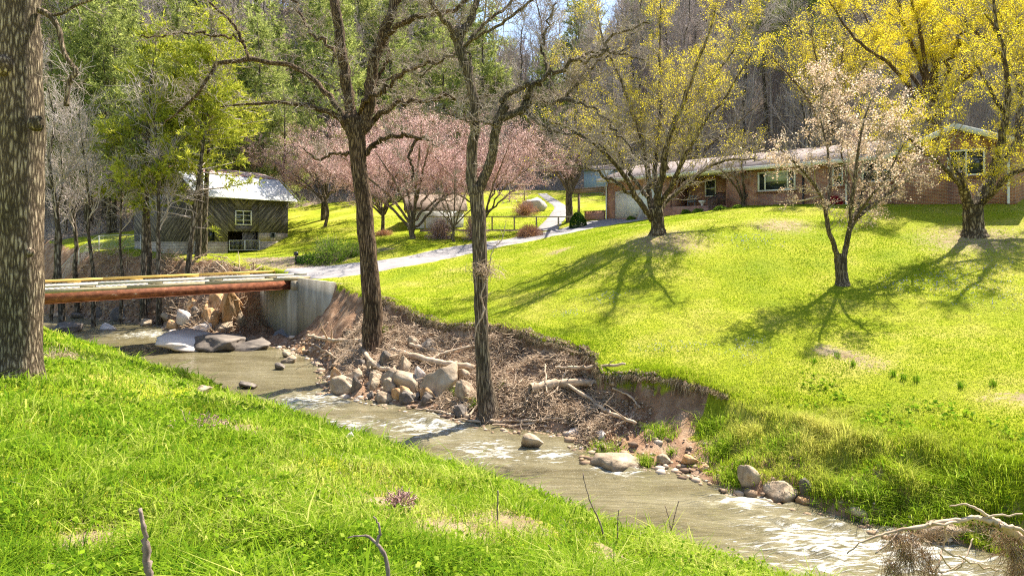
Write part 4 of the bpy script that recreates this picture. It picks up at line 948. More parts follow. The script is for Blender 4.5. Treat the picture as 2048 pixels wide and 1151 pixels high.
# F, F2: yellow maples behind the house
def procedural_limbs(px, base, top, w_, spread, seed, Y, n=8, fork=.35):
    rg = np.random.default_rng(seed); H_ = base - top; fy = base - H_ * fork
    L = [[(px, base, w_), (px + rg.normal(0, 4), (base + fy) / 2, w_ * .85), (px, fy, w_ * .8)]]
    for i in range(n):
        a = -1 + 2 * i / (n - 1) + rg.normal(0, .1); hh = H_ * (1 - fork) * (1 - .35 * abs(a)) * rg.uniform(.85, 1.05); zz = rg.uniform(-1, 1) * spread / FPX * Y * .8
        L.append([(px, fy + rg.uniform(-.02, .14) * H_, w_ * .5), (px + a * spread * .3, fy - hh * .3, w_ * .4, zz * .3), (px + a * spread * .65, fy - hh * .62, w_ * .28, zz * .7), (px + a * spread * rg.uniform(.85, 1.15), fy - hh, w_ * .1, zz)])
    return L
for (px, base, top, w_, sp, sd_, Y, lab, nl) in [
    (1865, 380, -120, 26, 250, 31, 47, "tall yellow blooming maple with dark stems behind the brick house", 60000),
    (1655, 395, 0, 16, 120, 32, 53, "smaller yellow blooming maple behind the middle of the house roof", 15000),
    (2080, 380, -150, 22, 200, 33, 43, "yellow maple rising behind the right end of the house", 26000)]:
    traced_tree("maple_tree", lab, "tree", Y, (px, base), procedural_limbs(px, base, top, w_, sp, sd_, Y, 9), 
        [dict(LVM[0], n=110, len=2.6), dict(LVM[1], n=800, len=1.5), dict(LVM[2], n=3000, len=.8)], 'bark_b', 'twig', sd_, YM, jit=.3,
        wsc=.7, leafcfg=dict(n=int(nl * 2.2), spread=.15, size=(.045, .10), mat='yellow', keep=lambda q, cl, rg: cl < .62))
# G: blossoming tree in the lawn on its old stump
limbsG = [
    [(1685, 572, 32), (1684, 556, 27), (1682, 535, 26), (1681, 515, 27), (1681, 508, 25)],
    [(1676, 516, 12), (1668, 490, 11, -.2), (1658, 462, 10, -.4), (1652, 425, 9, -.5), (1640, 385, 8, -.7), (1600, 335, 6, -1), (1560, 300, 3, -1.3)],
    [(1688, 512, 13), (1695, 480, 12, .2), (1702, 452, 11, .4), (1726, 425, 10, .5), (1762, 398, 8, .6), (1800, 370, 6, .6), (1835, 350, 3, .6)],
    [(1693, 490, 9), (1700, 440, 8, -.5), (1704, 395, 8, -.8), (1712, 340, 7, -1), (1722, 270, 5, -1.2), (1740, 200, 3, -1.3)],
    [(1700, 455, 8), (1716, 415, 8, .8), (1730, 370, 7, 1.2), (1760, 310, 5, 1.6), (1790, 240, 3, 1.8)],
    [(1652, 430, 7, -.5), (1660, 370, 6, -.2), (1655, 300, 5, .2), (1640, 230, 4, .5), (1650, 165, 3, .6)],
    [(1708, 440, 7), (1740, 395, 6, -1), (1775, 350, 5, -1.5), (1805, 290, 3, -1.8)],
    [(1703, 400, 6), (1690, 330, 5, 1), (1680, 250, 4, 1.5), (1690, 170, 2, 1.8)],
]
traced_tree("cherry_tree", "pale pink blossoming tree growing from an old hollow stump in the lawn", "tree", 27, (1685, 568), limbsG,
    [dict(n=110, len=2.1, ang=50, gn=.25, pts=7, k=5, t0=.4, up=.05, mix=1, rmin=.009), dict(n=700, len=1.0, ang=48, gn=.28, pts=6, k=4, rmin=.006, t0=.2), dict(n=1800, len=.35, ang=42, gn=.3, pts=5, k=3, rmin=.0045)],
    'bark_c', 'twig', 16, jit=.25, leafcfg=dict(n=26000, spread=.08, size=(.035, .085), mat='palepink', keep=lambda q, cl, rg: cl < .65))
# pink cherries behind the drive
PK = "pink blossoming cherries beside the shed"
for (px, base, top, w_, sp, sd_, Y, lab, nl) in [
    (826, 478, 235, 15, 215, 41, 50, "pink cherry with a short forked trunk in front of the white shed", 30000),
    (968, 462, 235, 10, 170, 42, 51.5, "multi stemmed pink cherry right of the shed front", 19000),
    (765, 455, 228, 11, 200, 43, 54, "pink cherry half hidden behind the dark middle tree", 24000),
    (650, 425, 255, 9, 160, 44, 60, "pink cherry leaning toward the barn roof", 20000)]:
    L = procedural_limbs(px, base, top, w_, sp, sd_, Y, 9, .18)
    traced_tree("cherry_tree", lab, "tree", Y, (px, base), L,
        [dict(n=150, len=2.6, ang=42, gn=.25, pts=7, k=4, t0=.2, up=.08, mix=1, rmin=.014), dict(n=1300, len=1.5, ang=42, gn=.28, pts=6, k=3, rmin=.010, t0=.15), dict(n=4500, len=.8, ang=40, gn=.28, pts=5, k=3, rmin=.0075)],
        'bark_c', 'twig_pink', sd_, PK, jit=.25, wsc=.75, leafcfg=dict(n=int(nl * 2.2), spread=.10, size=(.035, .075), mat='pink', keep=lambda q, cl, rg: cl < .6))
# bare garden trees
for (px, base, top, w_, sp, sd_, Y, lab, fk, nn) in [
    (1140, 432, 150, 18, 120, 51, 56, "bare tree with a twin trunk beside the pergola and round boxwood", .25, 7),
    (1488, 414, 270, 9, 60, 52, 45.4, "small bare multi stemmed tree against the brick wall left of the picture window", .12, 6),
    (1385, 395, 150, 16, 150, 53, 62, "bare grey tree behind the garage roof", .3, 8),
    (908, 468, 330, 7, 60, 54, 49, "thin bare sapling clump beside the shed deck", .1, 6)]:
    traced_tree("bare_tree", lab, "tree", Y, (px, base), procedural_limbs(px, base, top, w_, sp, sd_, Y, nn, fk),
        [dict(n=80, len=2.0 * sp / 120, ang=38, gn=.28, pts=7, k=4, t0=.2, up=.2, mix=1, rmin=.012), dict(n=500, len=1.1 * sp / 120, ang=40, gn=.3, pts=6, k=3, rmin=.009), dict(n=1500, len=.6 * sp / 120, ang=40, gn=.3, pts=5, k=3, rmin=.007)],
        'bark_c', 'twig', sd_, None, jit=.3)
print("traced trees done")

# ------------------------------------------------------------------ forest
def bare_proto(seed, Ht, name="bare_tree", thin=1.0, lean=0, t0=.18, q=1.0):
    rg = np.random.default_rng(seed); root = empty(name, (0, 0, 0)); n = 14
    s = np.linspace(0, 1, n); c = np.stack([np.cumsum(rg.normal(0, .012 * Ht, n)) * s + lean * s * s * Ht, np.cumsum(rg.normal(0, .012 * Ht, n)) * s, s * Ht - .4], -1)
    r = .013 * Ht * thin * (1 - .88 * s) * (1 + .5 * np.clip(1 - s * 14, 0, 1)) + .01
    tm = MB(); tubes(tm, c, r, 7); tm.build("trunk", M['bark_f'], root, smooth=True)
    bm_ = MB(); l1 = grow((c[None], r[None]), dict(n=int(44 * q), len=.34 * Ht, ang=42, gn=.2, pts=8, t0=t0, tp=1, up=.35, taperlen=.6, rmin=.02, trop=.06), rg); tubes(bm_, *l1, 4, cap=False)
    l2 = grow(l1, dict(n=int(300 * q), len=.15 * Ht, ang=40, gn=.25, pts=6, t0=.15, up=.2, rmin=.013), rg); tubes(bm_, *l2, 3, cap=False)
    l3 = grow(l2, dict(n=int(1500 * q), len=.075 * Ht, ang=40, gn=.25, pts=4, t0=.15, up=.2, rmin=.014), rg); tubes(bm_, *l3, 3, cap=False)
    bm_.build("crown", M['twig_far'], root); return root
def pine_proto(seed, Ht, mat='pine', t0=.25, name="pine_tree", rad=.2, dens=1.0):
    rg = np.random.default_rng(seed); root = empty(name, (0, 0, 0)); n = 12; s = np.linspace(0, 1, n)
    c = np.stack([np.cumsum(rg.normal(0, .006 * Ht, n)) * s, np.cumsum(rg.normal(0, .006 * Ht, n)) * s, s * Ht - .4], -1); r = .012 * Ht * (1 - .93 * s) + .008
    tm = MB(); tubes(tm, c, r, 7); tm.build("trunk", M['bark_f'], root, smooth=True)
    nb = int(95 * dens); t = np.sort(rg.uniform(t0, .985, nb)); az = rg.uniform(0, 2 * np.pi, nb)
    L = Ht * rad * (1 - ((t - t0) / (1 - t0)) ** 1.25 * .88) * rg.uniform(.55, 1.2, nb) * np.clip((t - t0) / .08 + .5, .5, 1)
    base = np.stack([np.interp(t, s, c[:, 0]), np.interp(t, s, c[:, 1]), np.interp(t, s, c[:, 2])], -1)
    m = 7; q = np.linspace(0, 1, m)[None, :, None]; d = np.stack([np.cos(az), np.sin(az), rg.uniform(.0, .35, nb)], -1)[:, None]
    pts = base[:, None] + d * q * L[:, None, None] + np.array([0, 0, 1]) * (q ** 2) * (rg.uniform(-.12, .14, nb) * L)[:, None, None] + rg.normal(0, .012, (nb, m, 3)) * L[:, None, None] * q
    bm_ = MB(); tubes(bm_, pts, np.maximum(.02 * L[:, None] * (1 - .8 * q[:, :, 0]), .01), 3, cap=False)
    dd = grow((base[:, None] + d * q * L[:, None, None], np.full((nb, m), .01)), dict(n=60, len=.06 * Ht, ang=60, gn=.2, pts=4, rmin=.01), rg); tubes(bm_, *dd, 3, cap=False)
    bm_.build("branches", M['twig_far'], root)
    tw = grow((pts, np.full((nb, m), .02)), dict(n=int(1100 * dens), len=.075 * Ht, ang=45, gn=.15, pts=4, t0=.25, up=.12, rmin=.01), rg)[0]
    nl = int(15000 * dens); i = rg.integers(0, len(tw), nl); j = rg.integers(0, 3, nl); f = rg.uniform(0, 1, (nl, 1))
    p0 = tw[i, j] * (1 - f) + tw[i, j + 1] * f; ax = norm(norm(tw[i, j + 1] - tw[i, j]) * .6 + rg.normal(0, .55, (nl, 3)) + [0, 0, .25]); sd2 = norm(np.cross(ax, rg.normal(size=(nl, 3))))
    ln = rg.uniform(.16, .34, nl)[:, None] * Ht / 18; V = np.stack([p0 - sd2 * ln * .13, p0 + sd2 * ln * .13, p0 + ax * ln], 1).reshape(-1, 3)
    lm = MB(); lm.add(V, T=np.arange(nl * 3).reshape(-1, 3), a=np.repeat(np.clip(.45 + .3 * rg.normal(size=len(tw))[i] + rg.normal(0, .15, nl), 0, 1), 3)); lm.build("foliage", M[mat], root)
    return root
M['bark_f'] = barkmat("forest_bark", (.05, .04, .03), (.16, .13, .105), (.30, .26, .215), 5, 1.2, .6)
protosB = [bare_proto(100 + i, h, thin=th) for i, (h, th) in enumerate([(17, 1), (19, .8), (15, .9), (21, .9), (13, .7), (18, .75)])]
NP0 = len(protosB); protosB += [bare_proto(150, 17, t0=.42, q=.5), bare_proto(151, 16, thin=.7, t0=.5, q=.4)]
protosP = [pine_proto(200 + i, h, t0=t0, rad=rd) for i, (h, t0, rd) in enumerate([(22, .35, .17), (19, .2, .2), (24, .45, .16), (16, .12, .22), (21, .28, .19)])]
usedB = [False] * len(protosB); usedP = [False] * len(protosP)
def place(kind, x, y, i, sc, rz, label, group, tilt=(0, 0), cat="tree", z=None):
    pr, us = (protosB, usedB) if kind == 'b' else (protosP, usedP)
    p = pr[i]; loc = (x, y, (G1(x, y) if z is None else z) - .1)
    if not us[i]:
        us[i] = True; p.location = loc; p.rotation_euler = (tilt[0], tilt[1], rz); p.scale = (sc, sc, sc); tag(p, label, cat, group); return p
    return copy_tree(p, loc, rz, sc, label, group, cat, tilt)
# trees standing round the barn and along the upstream bank, one by one
NT = "trees along the upstream bank"
for (px, py, Y, kind, i, sc, lab, tl) in [
    (125, 555, 44, 'b', 6, 1.0, "dark bare trunk rising in the gap just right of the big left trunk", (0, .02)),
    (187, 552, 44.5, 'b', 7, .95, "thin dark bare tree second from the big left trunk", (0, 0)),
    (100, 520, 48, 'b', 7, .9, "slim pale bare tree close behind the big left trunk", (0, -.03)),
    (318, 540, 45, 'b', 6, .9, "grey bare tree in the brush pile left of the barn", (0, .03)),
    (240, 535, 46, 'b', 7, .85, "thin bare tree at the left end of the brush pile", (0, -.04)),
    (155, 530, 50, 'b', 6, .9, "tall bare tree behind the chain link fence at the left", (0, 0))]:
    p = P(px, py, Y); place(kind, p[0], Y, i, sc, R.uniform(0, 6), lab, NT, tl)
for (px, Y, Ht, t0, mat, lab, tl, rd) in [
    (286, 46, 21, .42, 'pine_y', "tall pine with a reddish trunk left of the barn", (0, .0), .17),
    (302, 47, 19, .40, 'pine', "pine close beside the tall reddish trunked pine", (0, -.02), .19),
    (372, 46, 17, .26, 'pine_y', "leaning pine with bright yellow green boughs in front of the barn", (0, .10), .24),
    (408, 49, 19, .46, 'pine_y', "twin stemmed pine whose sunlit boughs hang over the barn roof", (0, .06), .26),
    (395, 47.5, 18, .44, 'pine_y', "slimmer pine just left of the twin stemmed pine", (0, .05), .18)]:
    x = (px - 1024) / FPX * Y; o = pine_proto(int(px), Ht, mat, t0, rad=rd, dens=.85); o.location = (x, Y, G1(x, Y) - .1); o.rotation_euler = (tl[0], tl[1], 0); tag(o, lab, "tree", "pines beside the barn")
# wooded hillside
rg = np.random.default_rng(99); placed = []
def try_place(N_, ylo, yhi, pinef, lo, hi, minsep, pxr=(-60, 2110)):
    n = 0; tries = 0
    while n < N_ and tries < N_ * 40:
        tries += 1; y = ylo + (yhi - ylo) * rg.uniform() ** .8; px = rg.uniform(*pxr); x = (px - 1024) / FPX * y
        yb = float(np.interp(x, [-90, -45, -20, 5, 22, 38, 70], [50, 60, 75, 84, 68, 58, 44]))
        if y < yb: continue
        if 930 < px < 1260 and y > 112: continue
        if any((x - a) ** 2 + (y - b) ** 2 < minsep ** 2 for a, b in placed): continue
        placed.append((x, y)); n += 1
        pf = pinef(px, y); kind = 'p' if rg.uniform() < pf else 'b'
        i = int(rg.integers(0, len(protosP) if kind == 'p' else NP0)); far = y > 105; side = px < 1050
        lab = ("dark green pine high on the far wooded hillside" if far else "green pine at the foot of the wooded hillside") if kind == 'p' else ("bare grey hardwood high on the far wooded hillside" if far else "bare grey hardwood at the foot of the wooded hillside")
        place(kind, x, y, i, rg.uniform(.75, 1.15), rg.uniform(0, 6.28), lab, ("pines" if kind == 'p' else "bare hardwoods") + (" high on the hillside" if far else " at the foot of the hillside"), (rg.normal(0, .03), rg.normal(0, .03)))
pf = lambda px, y: float(np.interp(px, [-60, 150, 400, 700, 950, 1100, 1300, 2100], [.75, .85, .85, .75, .7, .5, .14, .12]))
try_place(120, 50, 100, pf, 0, 0, 3.2)
try_place(160, 95, 175, pf, 0, 0, 4.0)
for k in range(30):
    px = rg.uniform(70, 660) if k < 22 else rg.uniform(640, 1010); y = rg.uniform(62, 84) if k < 22 else rg.uniform(80, 98); x = (px - 1024) / FPX * y
    i = k % len(protosP); far = False
    place('p', x, y, i, rg.uniform(.8, 1.2), rg.uniform(0, 6.28), "green pine at the foot of the wooded hillside", "pines at the foot of the hillside", (rg.normal(0, .02), rg.normal(0, .02)))
for us, pr in ((usedB, protosB), (usedP, protosP)):
    for a, p in zip(us, pr):
        if not a: 
            for c_ in list(p.children): bpy.data.objects.remove(c_)
            bpy.data.objects.remove(p)
# the far wood that reads as one mass
def wood():
    tm = MB(); rg = np.random.default_rng(5)
    n = 1300; y = rg.uniform(70, 215, n); px = rg.uniform(-100, 2150, n); x = (px - 1024) / FPX * y
    yb = np.interp(x, [-90, -45, -20, 5, 22, 38, 70], [56, 66, 82, 92, 76, 66, 52]); k = y > yb; x, y = x[k], y[k]; z = H(x, y); n = len(x); pq = 1024 + FPX * x / y
    gapf = np.where((pq > 920) & (pq < 1270) & (y > 105), .55, 1.0)
    h = gapf * rg.uniform(9, 17, n); s = np.linspace(0, 1, 5)[None, :, None]
    top = np.stack([rg.normal(0, .6, n), rg.normal(0, .6, n), h], -1); Pp = np.stack([x, y, z - .3], -1)[:, None] + top[:, None] * s + rg.normal(0, .12, (n, 5, 3))
    tubes(tm, Pp, (h * .010)[:, None] * (1 - .8 * s[:, :, 0]), 4, cap=False)
    l1 = grow((Pp, (h * .010)[:, None] * (1 - .8 * s[:, :, 0])), dict(n=n * 16, len=4.2, ang=42, gn=.22, pts=5, t0=.2, tp=1, up=.4, rmin=.03, taperlen=.55), rg); tubes(tm, *l1, 3, cap=False)
    l2 = grow(l1, dict(n=n * 120, len=1.9, ang=40, gn=.2, pts=3, t0=.1, up=.2, rmin=.028), rg); tubes(tm, *l2, 3, cap=False)
    return tag(tm.build("far_wood", M['twig_far']), "dense mass of bare trees covering the far hillside", "wood", kind='stuff')
wood()
# undergrowth and leaf litter on the slope
n = 110000; y = np.exp(rg.uniform(np.log(55), np.log(190), n)); px = rg.uniform(-80, 2130, n); x = (px - 1024) / FPX * y
yb = np.interp(x, [-90, -45, -20, 5, 22, 38, 70], [48, 58, 72, 82, 64, 54, 40]); k = y > yb; x, y = x[k], y[k]; z = H(x, y); n = len(x)
L = rg.uniform(.4, 2.2, n); d = norm(np.stack([rg.normal(0, .7, n), rg.normal(0, .7, n), rg.uniform(.1, 1.6, n)], -1)); s = np.linspace(0, 1, 4)[None, :, None]
m_ = MB(); tubes(m_, np.stack([x, y, z], -1)[:, None] + d[:, None] * s * L[:, None, None] + rg.normal(0, .08, (n, 4, 3)), np.full((n, 4), .016) * [1, .9, .7, .4], 3, cap=False)
tag(m_.build("undergrowth", M['twig_far']), "bare brushy undergrowth on the wooded slope", "undergrowth", kind='stuff')
print("forest done")

# ------------------------------------------------------------------ brick house
def brickmat(name, a, b_, mortar, sc=1.0):
    m, t, out = newmat(name); tc = N(t, "TexCoord").outputs["Object"]
    sx = N(t, "SeparateXYZ"); t.links.new(tc, sx.inputs[0]); ad = N(t, "Math", operation='ADD'); t.links.new(sx.outputs[0], ad.inputs[0]); t.links.new(sx.outputs[1], ad.inputs[1])
    cx = N(t, "CombineXYZ"); t.links.new(ad.outputs[0], cx.inputs[0]); t.links.new(sx.outputs[2], cx.inputs[1])
    br = N(t, "TexBrick"); br.inputs["Scale"].default_value = sc; br.inputs["Brick Width"].default_value = .22; br.inputs["Row Height"].default_value = .075; br.inputs["Mortar Size"].default_value = .010
    br.inputs["Color1"].default_value = c4(a); br.inputs["Color2"].default_value = c4(b_); br.inputs["Mortar"].default_value = c4(mortar); br.inputs["Bias"].default_value = 0
    t.links.new(cx.outputs[0], br.inputs["Vector"])
    n1 = N(t, "TexNoise", i_Scale=1.3, i_Detail=6); t.links.new(tc, n1.inputs["Vector"]); v = ramp(t, n1.outputs[0], [(.3, (.7, .68, .66)), (.7, (1.2, 1.2, 1.2))])
    mx = N(t, "MixRGB", blend_type='MULTIPLY', i_Fac=1.0); t.links.new(br.outputs[0], mx.inputs[1]); t.links.new(v, mx.inputs[2])
    b = N(t, "BsdfPrincipled", i_Roughness=.9); t.links.new(mx.outputs[0], b.inputs["Base Color"])
    bp = N(t, "Bump", i_Strength=.5, i_Distance=.01, invert=True); t.links.new(br.outputs["Fac"], bp.inputs["Height"]); t.links.new(bp.outputs[0], b.inputs["Normal"])
    t.links.new(b.outputs[0], out.inputs[0]); return m
M['brick'] = brickmat("red_brick", (.42, .16, .085), (.24, .085, .05), (.46, .36, .28))
M['block'] = brickmat("cement_block", (.50, .43, .34), (.40, .33, .26), (.30, .25, .2), .36)
M['shingle'] = surf("shingle_roof", [(.3, (.15, .115, .11)), (.7, (.24, .195, .185))], (2, 2, 2), 8, .9, .4, bscale=(1.5, 14, 14), bdist=.02)
M['metalroof'] = surf("white_metal_roof", [(.3, (.68, .68, .69)), (.7, (.82, .82, .82))], (.8, .8, .8), 5, .4, .0)
M['shade'] = plain("window_shade", (.40, .45, .36), .8)
M['cream'] = plain("cream_fascia", (.72, .70, .60), .6)
def holes_wall(mb, x0, x1, y0, y1, z0, z1, holes):
    """wall box from x0..x1 with rectangular holes (hx0,hx1,hz0,hz1)"""
    xsx = sorted({x0, x1, *[h[0] for h in holes], *[h[1] for h in holes]}); zs = sorted({z0, z1, *[h[2] for h in holes], *[h[3] for h in holes]})
    for a, b in zip(xsx[:-1], xsx[1:]):
        c = (a + b) / 2; run = None
        for p, q in zip(zs[:-1], zs[1:]):
            m = (p + q) / 2
            if any(h[0] < c < h[1] and h[2] < m < h[3] for h in holes):
                if run: mb.box(a, b, y0, y1, run[0], run[1]); run = None
            else: run = (run[0], q) if run else (p, q)
        if run: mb.box(a, b, y0, y1, run[0], run[1])
def window(par, x0, x1, z0, z1, y, cols=(), rows=(), fr=.07, mat='white', dep=.06, sill=True, shade=None, glass='glass', name="window"):
    m = MB(); m.box(x0, x0 + fr, y - dep, y + .08, z0, z1); m.box(x1 - fr, x1, y - dep, y + .08, z0, z1)
    m.box(x0 + fr, x1 - fr, y - dep, y + .08, z1 - fr, z1); m.box(x0 + fr, x1 - fr, y - dep, y + .08, z0, z0 + fr)
    for c in cols: m.box(c - fr * .45, c + fr * .45, y - dep * .6, y + .05, z0 + fr, z1 - fr)
    for r in rows: m.box(x0 + fr, x1 - fr, y - dep * .5, y + .04, r - fr * .3, r + fr * .3)
    f = m.build(name, M[mat], par)
    g = MB(); g.box(x0 + fr, x1 - fr, y + .052, y + .07, z0 + fr, z1 - fr); g.build("pane", M[glass], f)
    if shade:
        g = MB(); g.box(shade[0], shade[1], y + .03, y + .045, shade[2], shade[3]); g.build("shade", M['shade'], f)
    if sill:
        g = MB(); g.box(x0 - .06, x1 + .06, y - dep - .06, y + .02, z0 - .07, z0 - .002); g.build("sill", M['brick' if mat == 'white' else mat], f)
    return f
HA = math.atan2(-.753, .658)
house = empty("brick_house", (7.64, 54.6, 0), HA, "long low red brick ranch house on top of the lawn with a white garage door", "house")
EV = 4.52
m = MB()
holes_wall(m, 0, 6.0, 0, .2, .6, EV, [(.73, 5.3, 1.52, 3.68)])                         # garage front
m.box(0, .2, .2, 9, .6, EV)
m.box(6.0 - .2, 6.0, .2, 2.4, .6, EV)
holes_wall(m, 6.0, 10.7, 2.2, 2.4, 1.2, EV, [(7.55, 8.45, 3.0, 4.25), (9.3, 10.2, 2.22, 4.25)])
m.box(10.5, 10.7, .2, 2.4, .8, EV)
holes_wall(m, 10.7, 21.35, 0, .2, .8, EV, [(12.95, 15.5, 3.0, 4.28), (17.8, 18.42, 3.1, 4.35), (19.5, 21.2, 3.2, 4.42)])
holes_wall(m, 21.35, 26.95, -.35, -.15, .8, 4.62, [(24.0, 25.7, 3.22, 4.6)])
m.box(21.35, 21.55, -.15, .2, .8, 4.62); m.box(26.75, 26.95, -.15, 8.8, .8, 4.62); m.box(0.2, 26.75, 8.8, 9.0, 1.0, EV)
# gable triangle over the right section
pk = 24.5
m.add([(21.35, -.35, 4.62), (26.95, -.35, 4.62), (pk, -.35, 5.80), (21.35, -.15, 4.62), (26.95, -.15, 4.62), (pk, -.15, 5.80)], [(0, 1, 4, 3), (1, 2, 5, 4), (2, 0, 3, 5)], [(0, 2, 1), (3, 4, 5)])
m.build("wall", M['brick'], house)
m = MB(); m.box(5.99, 10.69, -.9, 2.19, 1.0, 2.2); m.box(9.3, 10.5, -1.5, -.905, 1.0, 2.02); m.box(9.3, 10.5, -2.0, -1.505, 1.0, 1.84); m.build("porch_floor", M['brick'], house)
def roofslab(mb, A, B, Cc, D, th=.13):
    mb.hexa([(*A[:2], A[2] - th), (*B[:2], B[2] - th), (*Cc[:2], Cc[2] - th), (*D[:2], D[2] - th), A, B, Cc, D])
rf = MB(); x0, x1 = -.55, 22.0; ye, yr, yk, zr = -.65, 4.5, 9.6, 6.15
roofslab(rf, (x0, ye, EV + .14), (x1, ye, EV + .14), (x1, yr, zr), (x0, yr, zr)); roofslab(rf, (x0, yr, zr), (x1, yr, zr), (x1, yk, EV + .14), (x0, yk, EV + .14))
xg0, xg1 = 21.0, 27.5; zl = 5.95 - (pk - xg0) * .40; zr_ = 5.95 - (xg1 - pk) * .40
roofslab(rf, (xg0, -.95, zl), (pk, -.95, 5.95), (pk, 9.4, 5.95), (xg0, 9.4, zl)); roofslab(rf, (pk, -.95, 5.95), (xg1, -.95, zr_), (xg1, 9.4, zr_), (pk, 9.4, 5.95))
roof = rf.build("roof", M['shingle'], house)
m = MB(); m.box(x0, 20.99, ye - .03, ye - .002, EV - .12, EV + .13); m.box(x0, 20.99, ye - .001, -.002, EV - .06, EV - .003)
m.box(6.0, 10.7, 0.0, 2.2, EV - .06, EV - .004)
for (xa, za, xb, zb) in ((xg0, zl, pk, 5.95), (pk, 5.95, xg1, zr_)): m.hexa([(xa, -.98, za - .30), (xb, -.98, zb - .30), (xb, -.953, zb - .30), (xa, -.953, za - .30), (xa, -.98, za + .02), (xb, -.98, zb + .02), (xb, -.953, zb + .02), (xa, -.953, za + .02)])
for (xa, za, xb, zb) in ((xg0, zl, pk, 5.95), (pk, 5.95, xg1, zr_)): m.hexa([(xa, -.95, za - .2), (xb, -.95, zb - .2), (xb, -.355, zb - .2), (xa, -.355, za - .2), (xa, -.95, za - .14), (xb, -.95, zb - .14), (xb, -.355, zb - .14), (xa, -.355, za - .14)])
m.build("fascia", M['cream'], roof)
m = MB(); m.box(16.5, 17.3, 4.1, 4.9, 5.9, 7.0); ch = m.build("chimney", M['brick'], roof)
m = MB(); m.box(.73, 5.3, .06, .10, 1.52, 3.68)
for z in (2.05, 2.6, 3.14): m.box(.73, 5.3, .045, .059, z - .012, z + .012)
gd = m.build("garage_door", M['white'], house); m = MB(); m.box(2.8, 3.2, .02, .044, 1.7, 1.76); m.build("handle", M['dark'], gd)
window(house, 12.95, 15.5, 3.0, 4.28, 0, cols=(13.45, 14.98), rows=(), fr=.10, shade=(13.5, 14.93, 3.62, 4.18))
window(house, 7.55, 8.45, 3.0, 4.25, 2.2, rows=(3.6,)); window(house, 17.8, 18.42, 3.1, 4.35, 0, rows=(3.7,)); window(house, 19.5, 21.2, 3.2, 4.42, 0, cols=(20.35,), rows=(3.8,), fr=.08); window(house, 24.0, 25.7, 3.22, 4.6, -.35, cols=(24.85,), rows=(), fr=.09)
m = MB(); m.box(9.3, 10.2, 2.24, 2.29, 2.22, 4.25); dr = m.build("door", M['white'], house); m = MB(); m.box(9.38, 9.44, 2.19, 2.238, 3.2, 3.26); m.build("handle", M['dark'], dr)
def pipe(par, pts, r, mat, name, k=8):
    m = MB(); c = np.array(pts, float); tubes(m, c[None], np.full((1, len(c)), r), k); return m.build(name, M[mat], par, smooth=True)
pipe(house, [(18.65, -.12, 1.9), (18.65, -.12, 4.2), (18.65, -.5, 4.45)], .06, 'white', "downspout"); pipe(house, [(16.02, -.09, 1.9), (16.02, -.09, 4.45)], .055, 'dark', "downspout"); pipe(house, [(26.7, -.45, 1.7), (26.7, -.45, 4.5)], .06, 'white', "downspout"); pipe(house, [(-.06, -.08, 1.5), (-.06, -.08, 4.4)], .05, 'white', "downspout")
m = MB()
for k in range(11): x = 9.2 ; y = -.85 - k * .12; m.box(10.55, 10.58, y, y + .02, 2.2 - k * .05, 3.05 - k * .05)
for a, b in ((-.87, -2.1),): m.hexa([(10.54, b, 2.5), (10.6, b, 2.5), (10.6, a, 3.02), (10.54, a, 3.02), (10.54, b, 2.54), (10.6, b, 2.54), (10.6, a, 3.06), (10.54, a, 3.06)])
for k in range(9): m.box(10.55, 10.58, -.86 + .1 * k, -.84 + .1 * k, 2.2, 3.02)
m.box(10.54, 10.6, -.87, .0, 3.02, 3.06); m.build("railing", M['dark'], house)
def H2W(lx, ly, z=0): return np.array([7.64 + .658 * lx + .753 * ly, 54.6 - .753 * lx + .658 * ly, z])
# pergola left of the garage
pg = H2W(-3.6, 1.0); pz = G1(pg[0], pg[1]); perg = empty("pergola", (pg[0], pg[1], 0), HA, "weathered wooden pergola attached to the left side of the garage", "pergola")
M['brownwood'] = surf("brown_timber", [(.3, (.13, .09, .065)), (.7, (.28, .21, .16))], (1.5, 5, 5), 6, .9, .3)
for (px_, py_) in ((0.1, -.6), (3.3, -.6), (.1, 3.2), (3.3, 3.2)):
    m = MB(); q = H2W(-3.6 + px_, 1 + py_); m.box(px_ - .08, px_ + .08, py_ - .08, py_ + .08, G1(q[0], q[1]) - .2, 3.72); m.build("post", M['brownwood'], perg)
for yy in (-.7, 3.1): m = MB(); m.box(-.4, 3.55, yy, yy + .06, 3.722, 3.97); m.build("beam", M['brownwood'], perg)
for k in range(9): m = MB(); m.box(-.3 + k * .45, -.25 + k * .45, -1.0, 3.6, 3.972, 4.14); m.build("rafter", M['brownwood'], perg)
m = MB()
for k in range(20): m.box(-.35 + k * .2, -.31 + k * .2, -.72, -.70, 3.45, 3.74)
m.box(-.4, 3.55, -.74, -.721, 3.42, 3.47); m.build("lattice", M['brownwood'], perg)
q = H2W(-1.3, -.1); lw = MB(); lw.box(-1.0, 1.05, -.12, .12, 1.0, 2.12); lw.box(-1.05, 1.08, -.16, .16, 2.122, 2.19); o = lw.build("garden_wall", M['brick']); o.location = (q[0], q[1], 0); o.rotation_euler = (0, 0, HA); tag(o, "low red brick wall running left from the garage corner", "wall")
